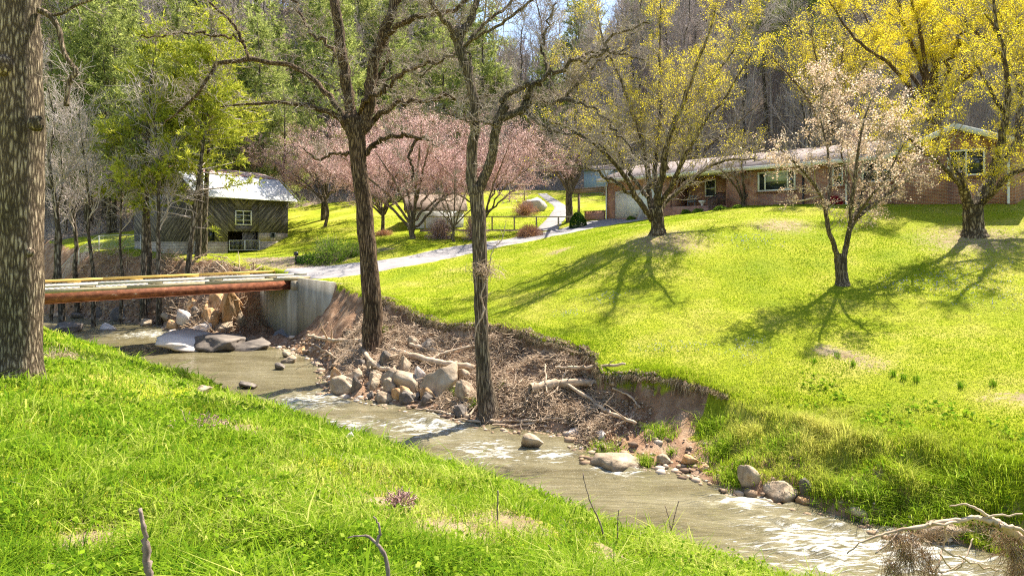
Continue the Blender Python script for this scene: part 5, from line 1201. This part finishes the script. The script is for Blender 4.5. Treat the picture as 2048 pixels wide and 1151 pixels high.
# porch chair, pot, stone
q = H2W(7.0, 1.3); chair = empty("porch_chair", (q[0], q[1], 2.2), HA + .4, "dark metal armchair on the brick porch under the window", "chair")
def bx(par, name, mat, *bs):
    m = MB()
    for b in bs: m.box(*b)
    return m.build(name, M[mat], par)
M['steel'] = plain("grey_metal", (.22, .24, .26), .45)
bx(chair, "seat", 'steel', (-.28, .28, -.26, .26, .40, .44)); bx(chair, "backrest", 'steel', (-.28, .28, .27, .30, .46, .52), (-.28, -.23, .262, .31, .44, .92), (.23, .28, .262, .31, .44, .92), (-.28, .28, .27, .30, .86, .92), (-.03, .03, .27, .30, .521, .859), (-.16, -.11, .27, .30, .521, .859), (.11, .16, .27, .30, .521, .859))
for sx in (-.27, .24):
    for sy in (-.25, .22): bx(chair, "leg", 'steel', (sx, sx + .03, sy, sy + .03, 0, .399))
    bx(chair, "armrest", 'steel', (sx - .01, sx + .05, -.27, .26, .62, .65), (sx, sx + .03, -.25, -.22, .44, .619))
def lathe(prof_, k=14):
    prof_ = np.array(prof_); th = np.arange(k) * 2 * np.pi / k; V = np.stack([prof_[:, None, 0] * np.cos(th), prof_[:, None, 0] * np.sin(th), np.broadcast_to(prof_[:, None, 1], (len(prof_), k))], -1).reshape(-1, 3)
    i = np.arange(len(prof_) - 1)[:, None] * k; j = np.arange(k)[None]; j2 = (j + 1) % k; return V, np.stack(np.broadcast_arrays(i + j, i + j2, i + k + j2, i + k + j), -1).reshape(-1, 4)
V, Q = lathe([(0, 0), (.16, 0), (.13, .04), (.07, .12), (.12, .2), (.24, .32), (.27, .42), (.23, .42), (.18, .30), (0, .28)]); m = MB(); m.add(V, Q); o = m.build("planter", M['white'], smooth=True); q = H2W(8.6, .2); o.location = (q[0], q[1], 2.2); tag(o, "white footed urn planter at the porch edge", "planter")
M['stone'] = surf("pale_stone", [(.3, (.30, .26, .22)), (.7, (.58, .53, .47))], (3, 3, 3), 8, .85, .5)
p = hit(1284, 439, ymin=40); o = rockmesh("standing_stone", 301, mat='stone', ang=.5); o.location = (p[0], p[1], p[2] + .42); o.scale = (.75, .5, 1.15); o.rotation_euler = (0, .15, .3); tag(o, "upright pale standing stone at the garage end of the driveway", "stone")
p = hit(1065, 424, ymin=40); o = rockmesh("boulder", 302, mat='stone', ang=.2); o.location = (p[0], p[1] + 1, p[2] + .55); o.scale = (2.6, 2.0, 1.9); tag(o, "big rounded pale boulder above the russet bush", "boulder")

# ------------------------------------------------------------------ barn
BA = math.atan2(.858, .513)
def sidingmat():
    m, t, out = newmat("herringbone_siding"); tc = N(t, "TexCoord").outputs["Object"]
    sx = N(t, "SeparateXYZ"); t.links.new(tc, sx.inputs[0])
    ad = N(t, "Math", operation='ADD'); t.links.new(sx.outputs[0], ad.inputs[0]); t.links.new(sx.outputs[1], ad.inputs[1])
    sb = N(t, "Math", operation='SUBTRACT'); t.links.new(ad.outputs[0], sb.inputs[0]); sb.inputs[1].default_value = 4.1
    ab_ = N(t, "Math", operation='ABSOLUTE'); t.links.new(sb.outputs[0], ab_.inputs[0])
    d = N(t, "Math", operation='SUBTRACT'); t.links.new(sx.outputs[2], d.inputs[0]); t.links.new(ab_.outputs[0], d.inputs[1])
    s = N(t, "Math", operation='ADD'); t.links.new(sx.outputs[2], s.inputs[0]); t.links.new(ab_.outputs[0], s.inputs[1])
    cv = N(t, "CombineXYZ"); t.links.new(d.outputs[0], cv.inputs[0]); t.links.new(s.outputs[0], cv.inputs[1])
    mp = N(t, "Mapping"); mp.inputs["Scale"].default_value = (4.2, .35, 1); t.links.new(cv.outputs[0], mp.inputs[0])
    nz = N(t, "TexNoise", i_Scale=1.1, i_Detail=7, i_Roughness=.8); t.links.new(mp.outputs[0], nz.inputs["Vector"])
    col = ramp(t, nz.outputs[0], [(.38, (.018, .017, .022)), (.5, (.09, .08, .085)), (.62, (.34, .30, .29))])
    fr = N(t, "Math", operation='FRACT'); ml = N(t, "Math", operation='MULTIPLY'); ml.inputs[1].default_value = 4.0; t.links.new(d.outputs[0], ml.inputs[0]); t.links.new(ml.outputs[0], fr.inputs[0])
    gap = ramp(t, fr.outputs[0], [(.0, (.25, .25, .25)), (.12, (1, 1, 1))])
    mx = N(t, "MixRGB", blend_type='MULTIPLY', i_Fac=1.0); t.links.new(col, mx.inputs[1]); t.links.new(gap, mx.inputs[2])
    b = N(t, "BsdfPrincipled", i_Roughness=.9); t.links.new(mx.outputs[0], b.inputs["Base Color"]); bp = N(t, "Bump", i_Strength=.6, i_Distance=.02); t.links.new(gap, bp.inputs["Height"]); t.links.new(bp.outputs[0], b.inputs["Normal"])
    t.links.new(b.outputs[0], out.inputs[0]); return m
M['siding'] = sidingmat()
def streakroof():
    m, t, out = newmat("rust_streaked_roof"); tc = N(t, "TexCoord").outputs["Object"]
    mp = N(t, "Mapping"); mp.inputs["Scale"].default_value = (1.7, .12, .12); t.links.new(tc, mp.inputs[0])
    nz = N(t, "TexNoise", i_Scale=1.6, i_Detail=5, i_Roughness=.7); t.links.new(mp.outputs[0], nz.inputs["Vector"])
    col = ramp(t, nz.outputs[0], [(.45, (.28, .10, .075)), (.55, (.50, .42, .40)), (.7, (.58, .55, .54))])
    b = N(t, "BsdfPrincipled", i_Roughness=.5); t.links.new(col, b.inputs["Base Color"]); t.links.new(b.outputs[0], out.inputs[0]); return m
M['rustroof'] = streakroof()
barn = empty("barn", (-23.3, 50.4, 0), BA, "weathered grey barn with herringbone siding and a white metal gambrel roof", "barn")
BLn, BDp = 8.5, 8.0
m = MB(); holes_wall(m, 0, BLn, 0, .12, -.30, 3.3, [(3.3, 4.83, .99, 2.14), (1.05, 1.5, -.23, .53), (2.68, 5.56, -.30, .48), (5.56, BLn, -.30, .40)])
m.box(0, .12, .12, BDp, -.30, 3.3); m.box(BLn - .12, BLn, .12, BDp, .4, 3.3); m.box(.12, BLn - .12, BDp - .12, BDp, -.3, 3.3)
for xw in (.0, BLn - .12):   # gambrel gable ends
    V = [(xw + d_, y, z) for d_ in (0, .12) for (y, z) in ((0, 3.3), (.45, 3.62), (1.7, 4.9), (4.0, 5.5), (6.3, 4.9), (7.55, 3.62), (8.0, 3.3))]
    m.add(V, [(0, 1, 8, 7), (1, 2, 9, 8), (2, 3, 10, 9), (3, 4, 11, 10), (4, 5, 12, 11), (5, 6, 13, 12), (1, 5, 6, 0), (8, 7, 13, 12), (2, 4, 5, 1), (9, 8, 12, 11)], [(2, 3, 4), (9, 11, 10)])
m.build("wall", M['siding'], barn)
m = MB(); holes_wall(m, .02, BLn - .02, .02, .2, -2.2, -.302, [(2.68, 5.56, -1.6, -.302)]); holes_wall(m, 5.56, BLn - .02, .02, .2, -.30, .398, [(6.7, 7.15, .0, .398)])
m.box(.02, .2, .2, BDp, -2.2, -.302); m.box(BLn - .2, BLn - .02, .2, BDp, -2.2, .398); m.build("foundation", M['block'], barn)
m = MB(); m.box(.2, BLn - .2, 3.6, 3.7, -1.8, 3.0); m.box(.2, BLn - .2, .2, 3.6, .5, .56); m.build("inner_wall", M['brownwood'], barn)
m = MB(); th = .06
roofslab(m, (-.45, -.8, 3.05), (BLn + .35, -.8, 3.05), (BLn + .35, 1.7, 5.02), (-.45, 1.7, 5.02), th); roofslab(m, (-.45, 6.3, 5.02), (BLn + .35, 6.3, 5.02), (BLn + .35, 8.8, 3.05), (-.45, 8.8, 3.05), th)
for k in range(26): x = -.4 + k * .38; roofslab(m, (x, -.8, 3.08), (x + .03, -.8, 3.08), (x + .03, 1.7, 5.05), (x, 1.7, 5.05), .025)
m.build("roof", M['metalroof'], barn)
m = MB(); roofslab(m, (-.45, 1.62, 5.045), (BLn + .35, 1.62, 5.045), (BLn + .35, 4.0, 5.68), (-.45, 4.0, 5.68), th); roofslab(m, (-.45, 4.0, 5.68), (BLn + .35, 4.0, 5.68), (BLn + .35, 6.38, 5.045), (-.45, 6.38, 5.045), th)
m.build("upper_roof", M['rustroof'], barn)
window(barn, 3.3, 4.83, .99, 2.14, 0, cols=(4.065,), rows=(1.37, 1.76), fr=.08, sill=False); window(barn, 1.05, 1.5, -.23, .53, 0, rows=(.0, .26), fr=.04, mat='dark', sill=False); window(barn, 6.7, 7.15, .0, .398, .02, fr=.04, mat='steel', sill=False)
m = MB(); m.box(4.2, 5.54, .30, .34, -.9, .46); m.build("door", M['siding'], barn)
m = MB(); m.box(-.04, -.002, -.05, .14, -1.3, -.28); m.build("corner_post", M['white'], barn)
for (a, b) in ((2.72, 4.10), (4.16, 5.52)):
    gt = MB(); 
    for pz_ in (-.98, -.22): tubes(gt, np.array([[(a, -.08, pz_), ((a + b) / 2, -.08, pz_), (b, -.08, pz_)]], float), np.full((1, 3), .03), 6)
    for px_ in (a, b): tubes(gt, np.array([[(px_, -.08, -1.0), (px_, -.08, -.6), (px_, -.08, -.2)]], float), np.full((1, 3), .03), 6)
    for k in range(12): x = a + (b - a) * (k + .5) / 12; gt.box(x - .004, x + .004, -.084, -.076, -.97, -.23)
    for k in range(7): z = -.95 + .1 * k; gt.box(a, b, -.075, -.07, z, z + .006)
    gt.build("gate", M['galv'], barn)
# shed beside the pink cherries
M['clap'] = surf("white_clapboard", [(.3, (.55, .55, .56)), (.7, (.74, .74, .74))], (1, 1, 1), 5, .7, .6, bscale=(.3, .3, 16), bdist=.03)
p = P(815, 440, 56); gz = G1(p[0], p[1]); sa = math.radians(8); shed = empty("shed", (p[0], p[1], 0), sa, "white clapboard shed mostly hidden by the pink cherries", "shed")
m = MB(); m.box(0, 4.6, 0, .15, gz - .8, gz + 1.75); m.box(0, .15, .15, 4, gz - .8, gz + 1.75); m.box(4.45, 4.6, .15, 4, gz - .8, gz + 1.75); m.box(.15, 4.45, 3.85, 4, gz - .8, gz + 1.75)
for xw in (0, 4.45): m.add([(xw + d, y, z) for d in (0, .15) for (y, z) in ((0, gz + 1.75), (2, gz + 2.9), (4, gz + 1.75))], [(0, 1, 4, 3), (1, 2, 5, 4), (2, 0, 3, 5)], [(0, 2, 1), (3, 4, 5)])
m.build("wall", M['clap'], shed)
m = MB(); roofslab(m, (-.3, -.4, gz + 1.6), (4.9, -.4, gz + 1.6), (4.9, 2, gz + 3.0), (-.3, 2, gz + 3.0)); roofslab(m, (-.3, 2, gz + 3.0), (4.9, 2, gz + 3.0), (4.9, 4.4, gz + 1.6), (-.3, 4.4, gz + 1.6)); m.build("roof", M['brownwood'], shed)
window(shed, 2.9, 3.6, gz + .6, gz + 1.45, 0, rows=(gz + 1.0,), sill=False)
p = P(840, 462, 54); gz2 = G1(p[0] + 5, p[1]); deck = empty("garden_deck", (p[0], p[1], 0), math.radians(3), "low brown timber deck with a yellowish post railing beside the shed", "deck")
m = MB(); m.box(0, 13.2, 0, .05, gz2 - .9, gz2 + .18); m.box(0, 13.2, .051, 1.7, gz2 + .08, gz2 + .18); m.build("platform", M['brownwood'], deck)
for k in range(8): m = MB(); x = .4 + k * 1.77; m.box(x - .06, x + .06, .06, .18, gz2 + .182, gz2 + 1.15); m.build("post", M['oldwood'], deck)
m = MB(); m.box(.3, 12.9, .07, .13, gz2 + 1.152, gz2 + 1.24); m.build("rail", M['oldwood'], deck)
# small blue building far behind the garage, bench on the upper lawn
M['bluepaint'] = plain("blue_paint", (.30, .38, .46), .7)
p = P(1168, 375, 76); gz = G1(p[0], p[1]); sh2 = empty("small_building", (p[0], p[1], 0), -.2, "small blue grey outbuilding glimpsed behind the pergola", "outbuilding")
m = MB(); m.box(0, 3.6, 0, .15, gz - .5, gz + 2.6); m.box(0, .15, .15, 3, gz - .5, gz + 2.6); m.box(3.45, 3.6, .15, 3, gz - .5, gz + 2.6); m.build("wall", M['bluepaint'], sh2)
m = MB(); roofslab(m, (-.3, -.3, gz + 2.6), (3.9, -.3, gz + 2.6), (3.9, 3.2, gz + 3.4), (-.3, 3.2, gz + 3.4)); m.build("roof", M['shingle'], sh2)
window(sh2, 1.4, 2.2, gz + 1.0, gz + 2.2, 0, rows=(gz + 1.6,), sill=False)
p = hit(1034, 402, ymin=50); tr_ = empty("arbor", p, .3, "small weathered wooden arbor frame on the upper lawn", "arbor")
for sx in (-.8, .8): bx(tr_, "post", 'oldwood', (sx - .06, sx + .06, -.06, .06, -.2, 1.7))
bx(tr_, "beam", 'oldwood', (-1.1, 1.1, -.05, .05, 1.702, 1.85)); bx(tr_, "rail", 'oldwood', (-.739, .739, -.03, .03, .7, .8))

# ------------------------------------------------------------------ chain link fence, mailbox
fn = empty("chain_link_fence", P(95, 500, 54) * [1, 1, 0], 0, "low chain link fence on the flat grass left of the barn", "fence")
fp = [np.array([(px - 1024) / FPX * Y, Y]) for px, Y in ((80, 53), (118, 53.2), (158, 53.4), (198, 53.6), (240, 53.8), (282, 54))]; o0 = np.array(fn.location)
tops = []
for q in fp:
    z = G1(*q); m = MB(); tubes(m, np.array([[(q[0] - o0[0], q[1] - o0[1], z - .1), (q[0] - o0[0], q[1] - o0[1], z + .6), (q[0] - o0[0], q[1] - o0[1], z + 1.2)]]), np.full((1, 3), .035), 6); m.build("post", M['galv'], fn); tops.append((q[0] - o0[0], q[1] - o0[1], z + 1.18))
m = MB(); tubes(m, np.array(tops)[None], np.full((1, len(tops)), .025), 6); m.build("rail", M['galv'], fn)
m = MB(); 
for a, b in zip(tops[:-1], tops[1:]):
    a, b = np.array(a), np.array(b); kk = 16
    for i in range(kk):
        for sgn in (1, -1):
            f0 = i / kk; f1 = np.clip(f0 + sgn * .45, 0, 1); h1 = 1.1 * abs(f1 - f0) / .45; s0 = a + (b - a) * f0 - [0, 0, 1.12]; s1 = a + (b - a) * f1 - [0, 0, 1.12 - h1]
            tubes(m, np.stack([s0, (s0 + s1) / 2, s1])[None], np.full((1, 3), .006), 3, cap=False)
m.build("mesh", M['galv'], fn)
p = hit(592, 528, ymin=40); mbx = empty("mailbox", p, .5, "small black mailbox on a short post beside the drive shrubs", "mailbox")
bx(mbx, "post", 'dark', (-.04, .04, -.04, .04, -.2, .55)); m = MB(); th = np.linspace(0, np.pi, 9); pr = [(-.11, 0)] + [(-.11 * math.cos(a), .14 + .11 * math.sin(a)) for a in th] + [(.11, 0)]
V = [(x, y, .55 + z) for y in (-.25, .25) for (x, z) in pr]; k = len(pr); m.add(V, [(i, (i + 1) % k, k + (i + 1) % k, k + i) for i in range(k)], [(0, i + 1, i) for i in range(1, k - 1)] + [(k, k + i, k + i + 1) for i in range(1, k - 1)]); m.build("box", M['dark'], mbx)

# ------------------------------------------------------------------ shrubs and flowers
def shrub(px, py, Y, w_, h_, n, mat, label, name="shrub", leaf=(.05, .1), seed=0, stems=60, fill=.5, twig='twig', lump=.25):
    rg = np.random.default_rng(seed + 700); x = (px - 1024) / FPX * Y; gz = G1(x, Y); root = empty(name, (x, Y, gz), 0, label, "bush")
    W2 = w_ / FPX * Y / 2; H2 = h_ / FPX * Y
    d = norm(rg.normal(size=(n, 3))); d[:, 2] = np.abs(d[:, 2]) * 1.0 - .12; r = rg.uniform(fill, 1, n) ** .5 * (1 + lump * 2 * fbm(d[:, 0] * 2 + seed, d[:, 1] * 2, d[:, 2] * 2, seed=seed))
    pp = d * r[:, None] * [W2, W2, H2]
    lm = MB(); leaves(lm, pp, rg.uniform(*leaf, n), .45 + .25 * fbm(pp[:, 0] * 3, pp[:, 1] * 3, pp[:, 2] * 3, seed=seed) * 2 + rg.normal(0, .17, n), rg, .7); lm.build("foliage", M[mat], root)
    e = norm(rg.normal(size=(stems, 3)) * [1, 1, .7] + [0, 0, .9]) * [W2, W2, H2] * rg.uniform(.7, 1.08, (stems, 1)); s = np.linspace(0, 1, 5)[None, :, None]
    tm = MB(); tubes(tm, e[:, None] * s * np.array([1, 1, 1]) + rg.normal(0, .04, (stems, 5, 3)) * s, np.full((stems, 5), .014) * [1, .9, .7, .5, .3], 3, cap=False); tm.build("stems", M[twig], root); return root
shrub(1156, 438, 53.5, 36, 34, 9000, 'box', "dense dark green rounded boxwood beside the driveway", "boxwood", (.04, .08), 1, lump=.08, fill=.7)
shrub(1060, 450, 51, 62, 26, 3500, 'orange', "low spreading russet bush beside the driveway", "russet_bush", (.04, .09), 2, 500, .3, 'twig_pink')
shrub(662, 522, 43.5, 84, 60, 5200, 'shrub', "airy green yellow shrub left of the driveway", "shrub", (.05, .11), 3, 160, .2, lump=.5)
shrub(618, 528, 44, 60, 22, 2600, 'box', "low dark green shrub by the mailbox", "shrub", (.05, .11), 4, 60, .3)
shrub(705, 512, 44.5, 50, 30, 2200, 'shrub', "small green shrub between the airy shrub and the middle tree", "shrub", (.05, .1), 5, 90, .2, lump=.5)
shrub(1050, 400, 62, 60, 34, 2400, 'orange', "pinkish brown bush above the boulder", "russet_bush", (.04, .1), 6, 400, .2, 'twig_pink')
shrub(1668, 408, 41.0, 36, 20, 2500, 'red', "low crimson azalea against the brick wall by the white downspout", "azalea", (.04, .08), 7, 40)
shrub(768, 455, 53.5, 40, 12, 1500, 'orange', "small orange shrub at the left end of the shed deck", "russet_bush", (.04, .09), 8, 120, .2, 'twig_pink')
shrub(880, 470, 50.5, 70, 46, 1500, 'pink', "low pink tinged thicket of twigs in front of the shed wall", "thicket", (.04, .08), 9, 700, .1, 'twig_pink', lump=.5)
shrub(950, 468, 50, 60, 60, 1300, 'pink', "upright brownish pink thicket beside the leaning grey tree", "thicket", (.04, .08), 10, 700, .1, 'twig_pink', lump=.5)
for i, (px, py, w_, lab) in enumerate([(1345, 428, 22, "green perennial clump at the left end of the porch flower bed"), (1372, 427, 18, "green perennial clump second from the left in the porch bed"), (1398, 425, 26, "broad green clump in the middle of the porch bed"), (1440, 420, 26, "green clump below the porch railing"), (1475, 417, 20, "pale green clump at the foot of the small bare tree"), (1262, 440, 20, "green tuft left of the standing stone")]):
    p = hit(px, py, ymin=38); shrub(px, py, float(p[1]), w_, 9, 700, 'shrub', lab, "garden_plant", (.06, .14), 20 + i, 20)
def flowerpatch(spots, n, label):
    m = MB(); rg = np.random.default_rng(3)
    for (px, py, r) in spots:
        p = hit(px, py); k = int(n * r); x = p[0] + rg.normal(0, r, k); y = p[1] + rg.normal(0, r * .7, k); z = H(x, y)
        Pp = np.stack([x, y, z + rg.uniform(.06, .16, k)], -1); leaves(m, np.repeat(Pp, 3, 0) + rg.normal(0, .012, (3 * k, 3)), rg.uniform(.02, .04, 3 * k) * (p[1] / 26), rg.uniform(0, 1, 3 * k), rg, .8)
    tag(m.build("hyacinths", M['blue']), label, "flowers", kind='stuff')
flowerpatch([(1490, 712, .4), (1410, 700, .35), (1300, 700, .3), (1340, 698, .3), (1210, 598, .5), (1870, 560, .9), (1940, 575, 1.0), (2000, 600, .9), (1800, 575, .6), (1500, 482, .8), (1950, 540, .8), (1510, 690, .3), (1140, 630, .3)], 110, "patches of small blue grape hyacinths in the lawn")
# daffodil-like clumps along the dirt track
for i, (px, py) in enumerate([(1675, 716), (1706, 732), (1628, 725), (1806, 758), (1833, 762), (1923, 775), (1985, 772), (1788, 752)]):
    p = hit(px, py); m = MB(); rg = np.random.default_rng(i); n = 40; pp = np.stack([rg.normal(0, .05, n), rg.normal(0, .05, n), np.zeros(n)], -1); blades(m, pp, rg.uniform(.14, .26, n), np.full(n, .014), .4, rg.uniform(0, .35, n), rg)
    o = m.build("bulb_clump", M['grass']); o.location = p; tag(o, "upright green bulb clump beside the bare dirt track in the lawn", "plant", "bulb clumps along the dirt track")
m = MB(); n = 26000; x, y, rr_ = polar(n, 3.2, 26, -.8, .75); u, v = uv(x, y); t = (v - fw(u)) / (fl(u) - fw(u))
k = ((v < 10.1) | ((u > -8) & (t > .05) & (t < 2.2))) & (fbm(x * .9, y * .9, seed=130) > .02); x, y, rr_ = x[k], y[k], rr_[k]; n = len(x); z = H(x, y)
pp = np.repeat(np.stack([x, y, z + R.uniform(.03, .16, n)], -1), 4, 0) + R.normal(0, .035, (4 * n, 3))
leaves(m, pp, R.uniform(.03, .075, 4 * n) * np.maximum(1, np.repeat(rr_, 4) / 11), R.uniform(.0, .75, 4 * n), R, .75, .45)
tag(m.build("broadleaf_weeds", M['grass']), "low broad leafed weeds mixed through the creek bank grass", "weeds", kind='stuff')
# tussocks and leafy weeds on the right bank and shore
def tuft(px, py, n, h_, spread, label, mat='grass', wd=.014, seed=0, name="grass_tuft", lean=.9, lift=0, tlo=.1, thi=.8):
    p = hit(px, py); rg = np.random.default_rng(seed + 50); m = MB(); pp = np.stack([rg.normal(0, spread, n), rg.normal(0, spread, n), np.zeros(n)], -1); pp[:, 2] = H(p[0] + pp[:, 0], p[1] + pp[:, 1]) - p[2] - .02
    blades(m, pp, rg.uniform(.5, 1.1, n) * h_, np.full(n, wd) * rg.uniform(.6, 1.5, n), lean, rg.uniform(tlo, thi, n), rg, 1.0); o = m.build(name, M[mat]); o.location = (p[0], p[1], p[2] + lift); return tag(o, label, "grass tuft", "grass tufts along the far shore")
for i, q in enumerate([
    (912, 790, 120, .30, .07, "bright green tuft on the rocks right of the biggest boulder"), (948, 812, 90, .28, .06, "green tuft against the left foot of the leaning tree"),
    (1003, 778, 60, .2, .08, "green tuft right of the leaning tree trunk"), (768, 665, 110, .3, .1, "bluish green tuft at the foot of the middle tree"),
    (1150, 842, 60, .22, .07, "small green weed in the dark hollow of the cut bank"), (1320, 868, 300, .34, .2, "dense drooping tussock on the slumped soil block"),
    (1205, 895, 420, .22, .28, "bright weeds spreading over the gravel beside the long low rock"), (1290, 930, 300, .26, .13, "grey green tussock growing on the long low rock"),
    (1345, 905, 60, .18, .06, "tiny tuft on the red soil"), (1440, 900, 300, .4, .2, "tussock slumped below the lip right of the red soil"), (1470, 960, 380, .36, .22, "grey green drooping tussock round the upright boulder"),
    (1570, 905, 420, .42, .28, "big bright tussock above the flat topped slab"), (1420, 860, 300, .4, .2, "long bladed tussock at the right end of the cut bank"), (1660, 980, 420, .4, .3, "leafy tussock right of the flat topped slab"),
    (1740, 1010, 500, .42, .3, "broad leafed weeds hanging to the water at the right"), (1830, 1020, 500, .42, .34, "tussock above the drift branch"), (1930, 1000, 500, .5, .36, "tall tussock at the right edge above the water"), (650, 590, 90, .25, .2, "grass tuft at the top of the wing wall")]):
    tuft(*q[:6], seed=i, wd=.016 if q[0] > 1300 else .013)

# ------------------------------------------------------------------ stalks and snags in the foreground
def snag(pts, label, name="stick", mat='stake', n=20, forks=(), r=None, wob=.15):
    """pts: (px,py,width px,Y) at given depths; the first stands in the ground"""
    q = np.array([[*P(a[0], a[1], a[3]), a[2] / 2 / FPX * a[3]] for a in pts]); rg = np.random.default_rng(int(pts[0][0])); c = catmull(q, n); L = np.linalg.norm(q[-1, :3] - q[0, :3]); c[1:, :3] += rg.normal(0, .006 * L * wob * 4, (n - 1, 3)); c[:, 3] *= .8
    m = MB(); tubes(m, c[:, :3], np.maximum(c[:, 3], .002) * (1 + .14 * rg.normal(size=n)), 8)
    for f in forks:
        qq = np.array([[*P(a[0], a[1], a[3]), a[2] / 2 / FPX * a[3]] for a in f]); cc = catmull(qq, 14); cc[1:, :3] += rg.normal(0, .004, (13, 3)); tubes(m, cc[:, :3], np.maximum(cc[:, 3], .002), 6)
    return tag(m.build(name, M[mat], smooth=True), label, "stick")
snag([(300, 1200, 20, 4.3), (298, 1150, 19, 4.3), (291, 1100, 18, 4.3), (288, 1060, 13, 4.3), (283, 1018, 9, 4.3)], "broken grey stake poking up at the bottom left of the foreground", "stake", wob=.5)
snag([(778, 1180, 10, 5.3), (772, 1115, 10, 5.3), (752, 1085, 9, 5.3), (730, 1070, 6, 5.3), (695, 1075, 3, 5.3)], "bent pale forked twig at the bottom of the foreground grass", forks=[[(752, 1088, 7, 5.3), (760, 1060, 5, 5.3), (748, 1032, 3, 5.3)]])
Ys = {k: float(hit(*k)[1]) for k in ((995, 1066), (1215, 1085), (1236, 1090), (1342, 1078), (1125, 1140))}
snag([(995, 1075, 4, Ys[995, 1066]), (995, 1030, 4, Ys[995, 1066]), (996, 980, 3, Ys[995, 1066])], "straight thin dark stalk in the foreground grass")
y_ = Ys[1215, 1085]; snag([(1215, 1095, 6, y_), (1198, 1040, 4, y_), (1180, 1000, 3, y_), (1166, 945, 2, y_)], "tall leaning bare stalk at the near water edge")
y_ = Ys[1236, 1090]; snag([(1236, 1095, 4, y_), (1235, 1060, 3, y_), (1237, 1018, 2, y_)], "pale dry stalk right of the leaning stalk")
y_ = Ys[1342, 1078]; snag([(1341, 1085, 5, y_), (1346, 1045, 3, y_), (1358, 1000, 2, y_)], "brown forked stalk on the near bank edge", forks=[[(1343, 1065, 4, y_), (1336, 1030, 2, y_), (1330, 1010, 1.5, y_)]])
y_ = Ys[1125, 1140]; snag([(1130, 1150, 5, y_), (1112, 1115, 4, y_), (1096, 1088, 3, y_)], "short pale stick leaning in the grass at the bottom")
p = hit(800, 1030); nest(800, 1012, float(p[1]), [.07, .06, .05], 240, "dark clump of cut stems in the foreground grass", "stump_clump", (.05, .18), -1.2, 9, 'twig_pink', .005, "stump")
p = hit(122, 722); nest(118, 716, float(p[1]), [.3, .2, .06], 300, "low pile of dead twigs at the foot of the big trunk", "twig_pile", (.1, .35), 0, 10)
p = hit(405, 858); nest(405, 856, float(p[1]), [.2, .15, .06], 200, "dark twiggy hollow in the near bank grass", "twig_pile", (.08, .25), 0, 12, 'twig_pink')
# drift branch with hanging dead grass at the lower right corner
YD = 8.2
def drag(): 
    q = [(2100, 1090, 46), (2048, 1078, 40), (2005, 1052, 28), (1985, 1040, 22), (1950, 1035, 16), (1900, 1040, 13), (1850, 1052, 14), (1800, 1060, 11), (1760, 1068, 8), (1725, 1082, 6), (1692, 1104, 4)]
    m = MB(); rg = np.random.default_rng(8); c, r = trace([(a, b, w_ * .6) for a, b, w_ in q], YD, 40, .15, rg); tubes(m, c, r * (1 + .15 * rg.normal(size=40)), 9)
    for l in ([(1850, 1052, 8), (1890, 1045, 8), (1960, 1035, 7), (2040, 1025, 5)], [(1840, 1075, 6), (1890, 1100, 6), (1960, 1130, 5), (2020, 1143, 4)], [(1890, 1045, 7), (1888, 1090, 6), (1875, 1130, 5), (1865, 1165, 4)], [(1800, 1062, 6), (1778, 1085, 5), (1750, 1106, 4)], [(1985, 1040, 12), (1960, 1020, 9), (1930, 1008, 6), (1900, 1012, 4)], [(1880, 1108, 4), (1905, 1138, 4), (1930, 1120, 3), (1945, 1075, 2)], [(2000, 1050, 14), (2040, 1060, 12), (2080, 1110, 8)], [(1930, 1118, 4), (1900, 1140, 3), (1860, 1142, 3), (1825, 1138, 2)]):
        c, r = trace([(a, b, w_ * .7, rg.uniform(-.15, .15)) for a, b, w_ in l], YD, 18, .2, rg); tubes(m, c, r, 6)
    root = empty("drift_branch", (0, 0, 0), 0, "grey driftwood branch draped with dead grass at the lower right corner", "driftwood"); o = m.build("branch", M['drift'], root, smooth=True)
    g = MB()
    for (px, py, w_, h_, n) in ((1800, 1068, 12, 55, 400), (1838, 1060, 22, 40, 450), (1815, 1098, 7, 75, 400), (1783, 1122, 5, 60, 260), (1852, 1100, 7, 55, 260), (1864, 1135, 5, 40, 160), (2018, 1068, 14, 45, 350), (2032, 1095, 8, 70, 400), (2040, 1130, 7, 70, 350), (1900, 1050, 34, 14, 200), (1960, 1045, 30, 14, 200)):
        n = int(n * .55); a = P(px, py, YD); st = a + np.stack([rg.normal(0, w_, n), rg.normal(0, 14, n), -np.abs(rg.normal(0, 7, n))], -1) / FPX * YD
        L = (h_ * rg.uniform(.3, 1.1, n) / FPX * YD)[:, None, None]; s = np.linspace(0, 1, 5)[None, :, None]; d = norm(rg.normal(0, .5, (n, 3)) + [0, 0, -1])[:, None]
        tubes(g, st[:, None] + d * s * L + np.cumsum(rg.normal(0, .016, (n, 5, 3)), 1), np.full((n, 5), .0022) * rg.uniform(.5, 1.6, (n, 1)) * [1, .9, .8, .6, .35], 3, cap=False, a=rg.uniform(0, 1, n))
    g.build("hanging_grass", M['snaggrass'], root)
    # move origin to the branch foot
    off = P(2048, 1090, YD); root.location = off
    for ch in root.children: ch.data.transform(__import__('mathutils').Matrix.Translation(Vector(-off)))
drag()
print("all done", sum(len(o.data.polygons) for o in bpy.data.objects if o.type == 'MESH'))
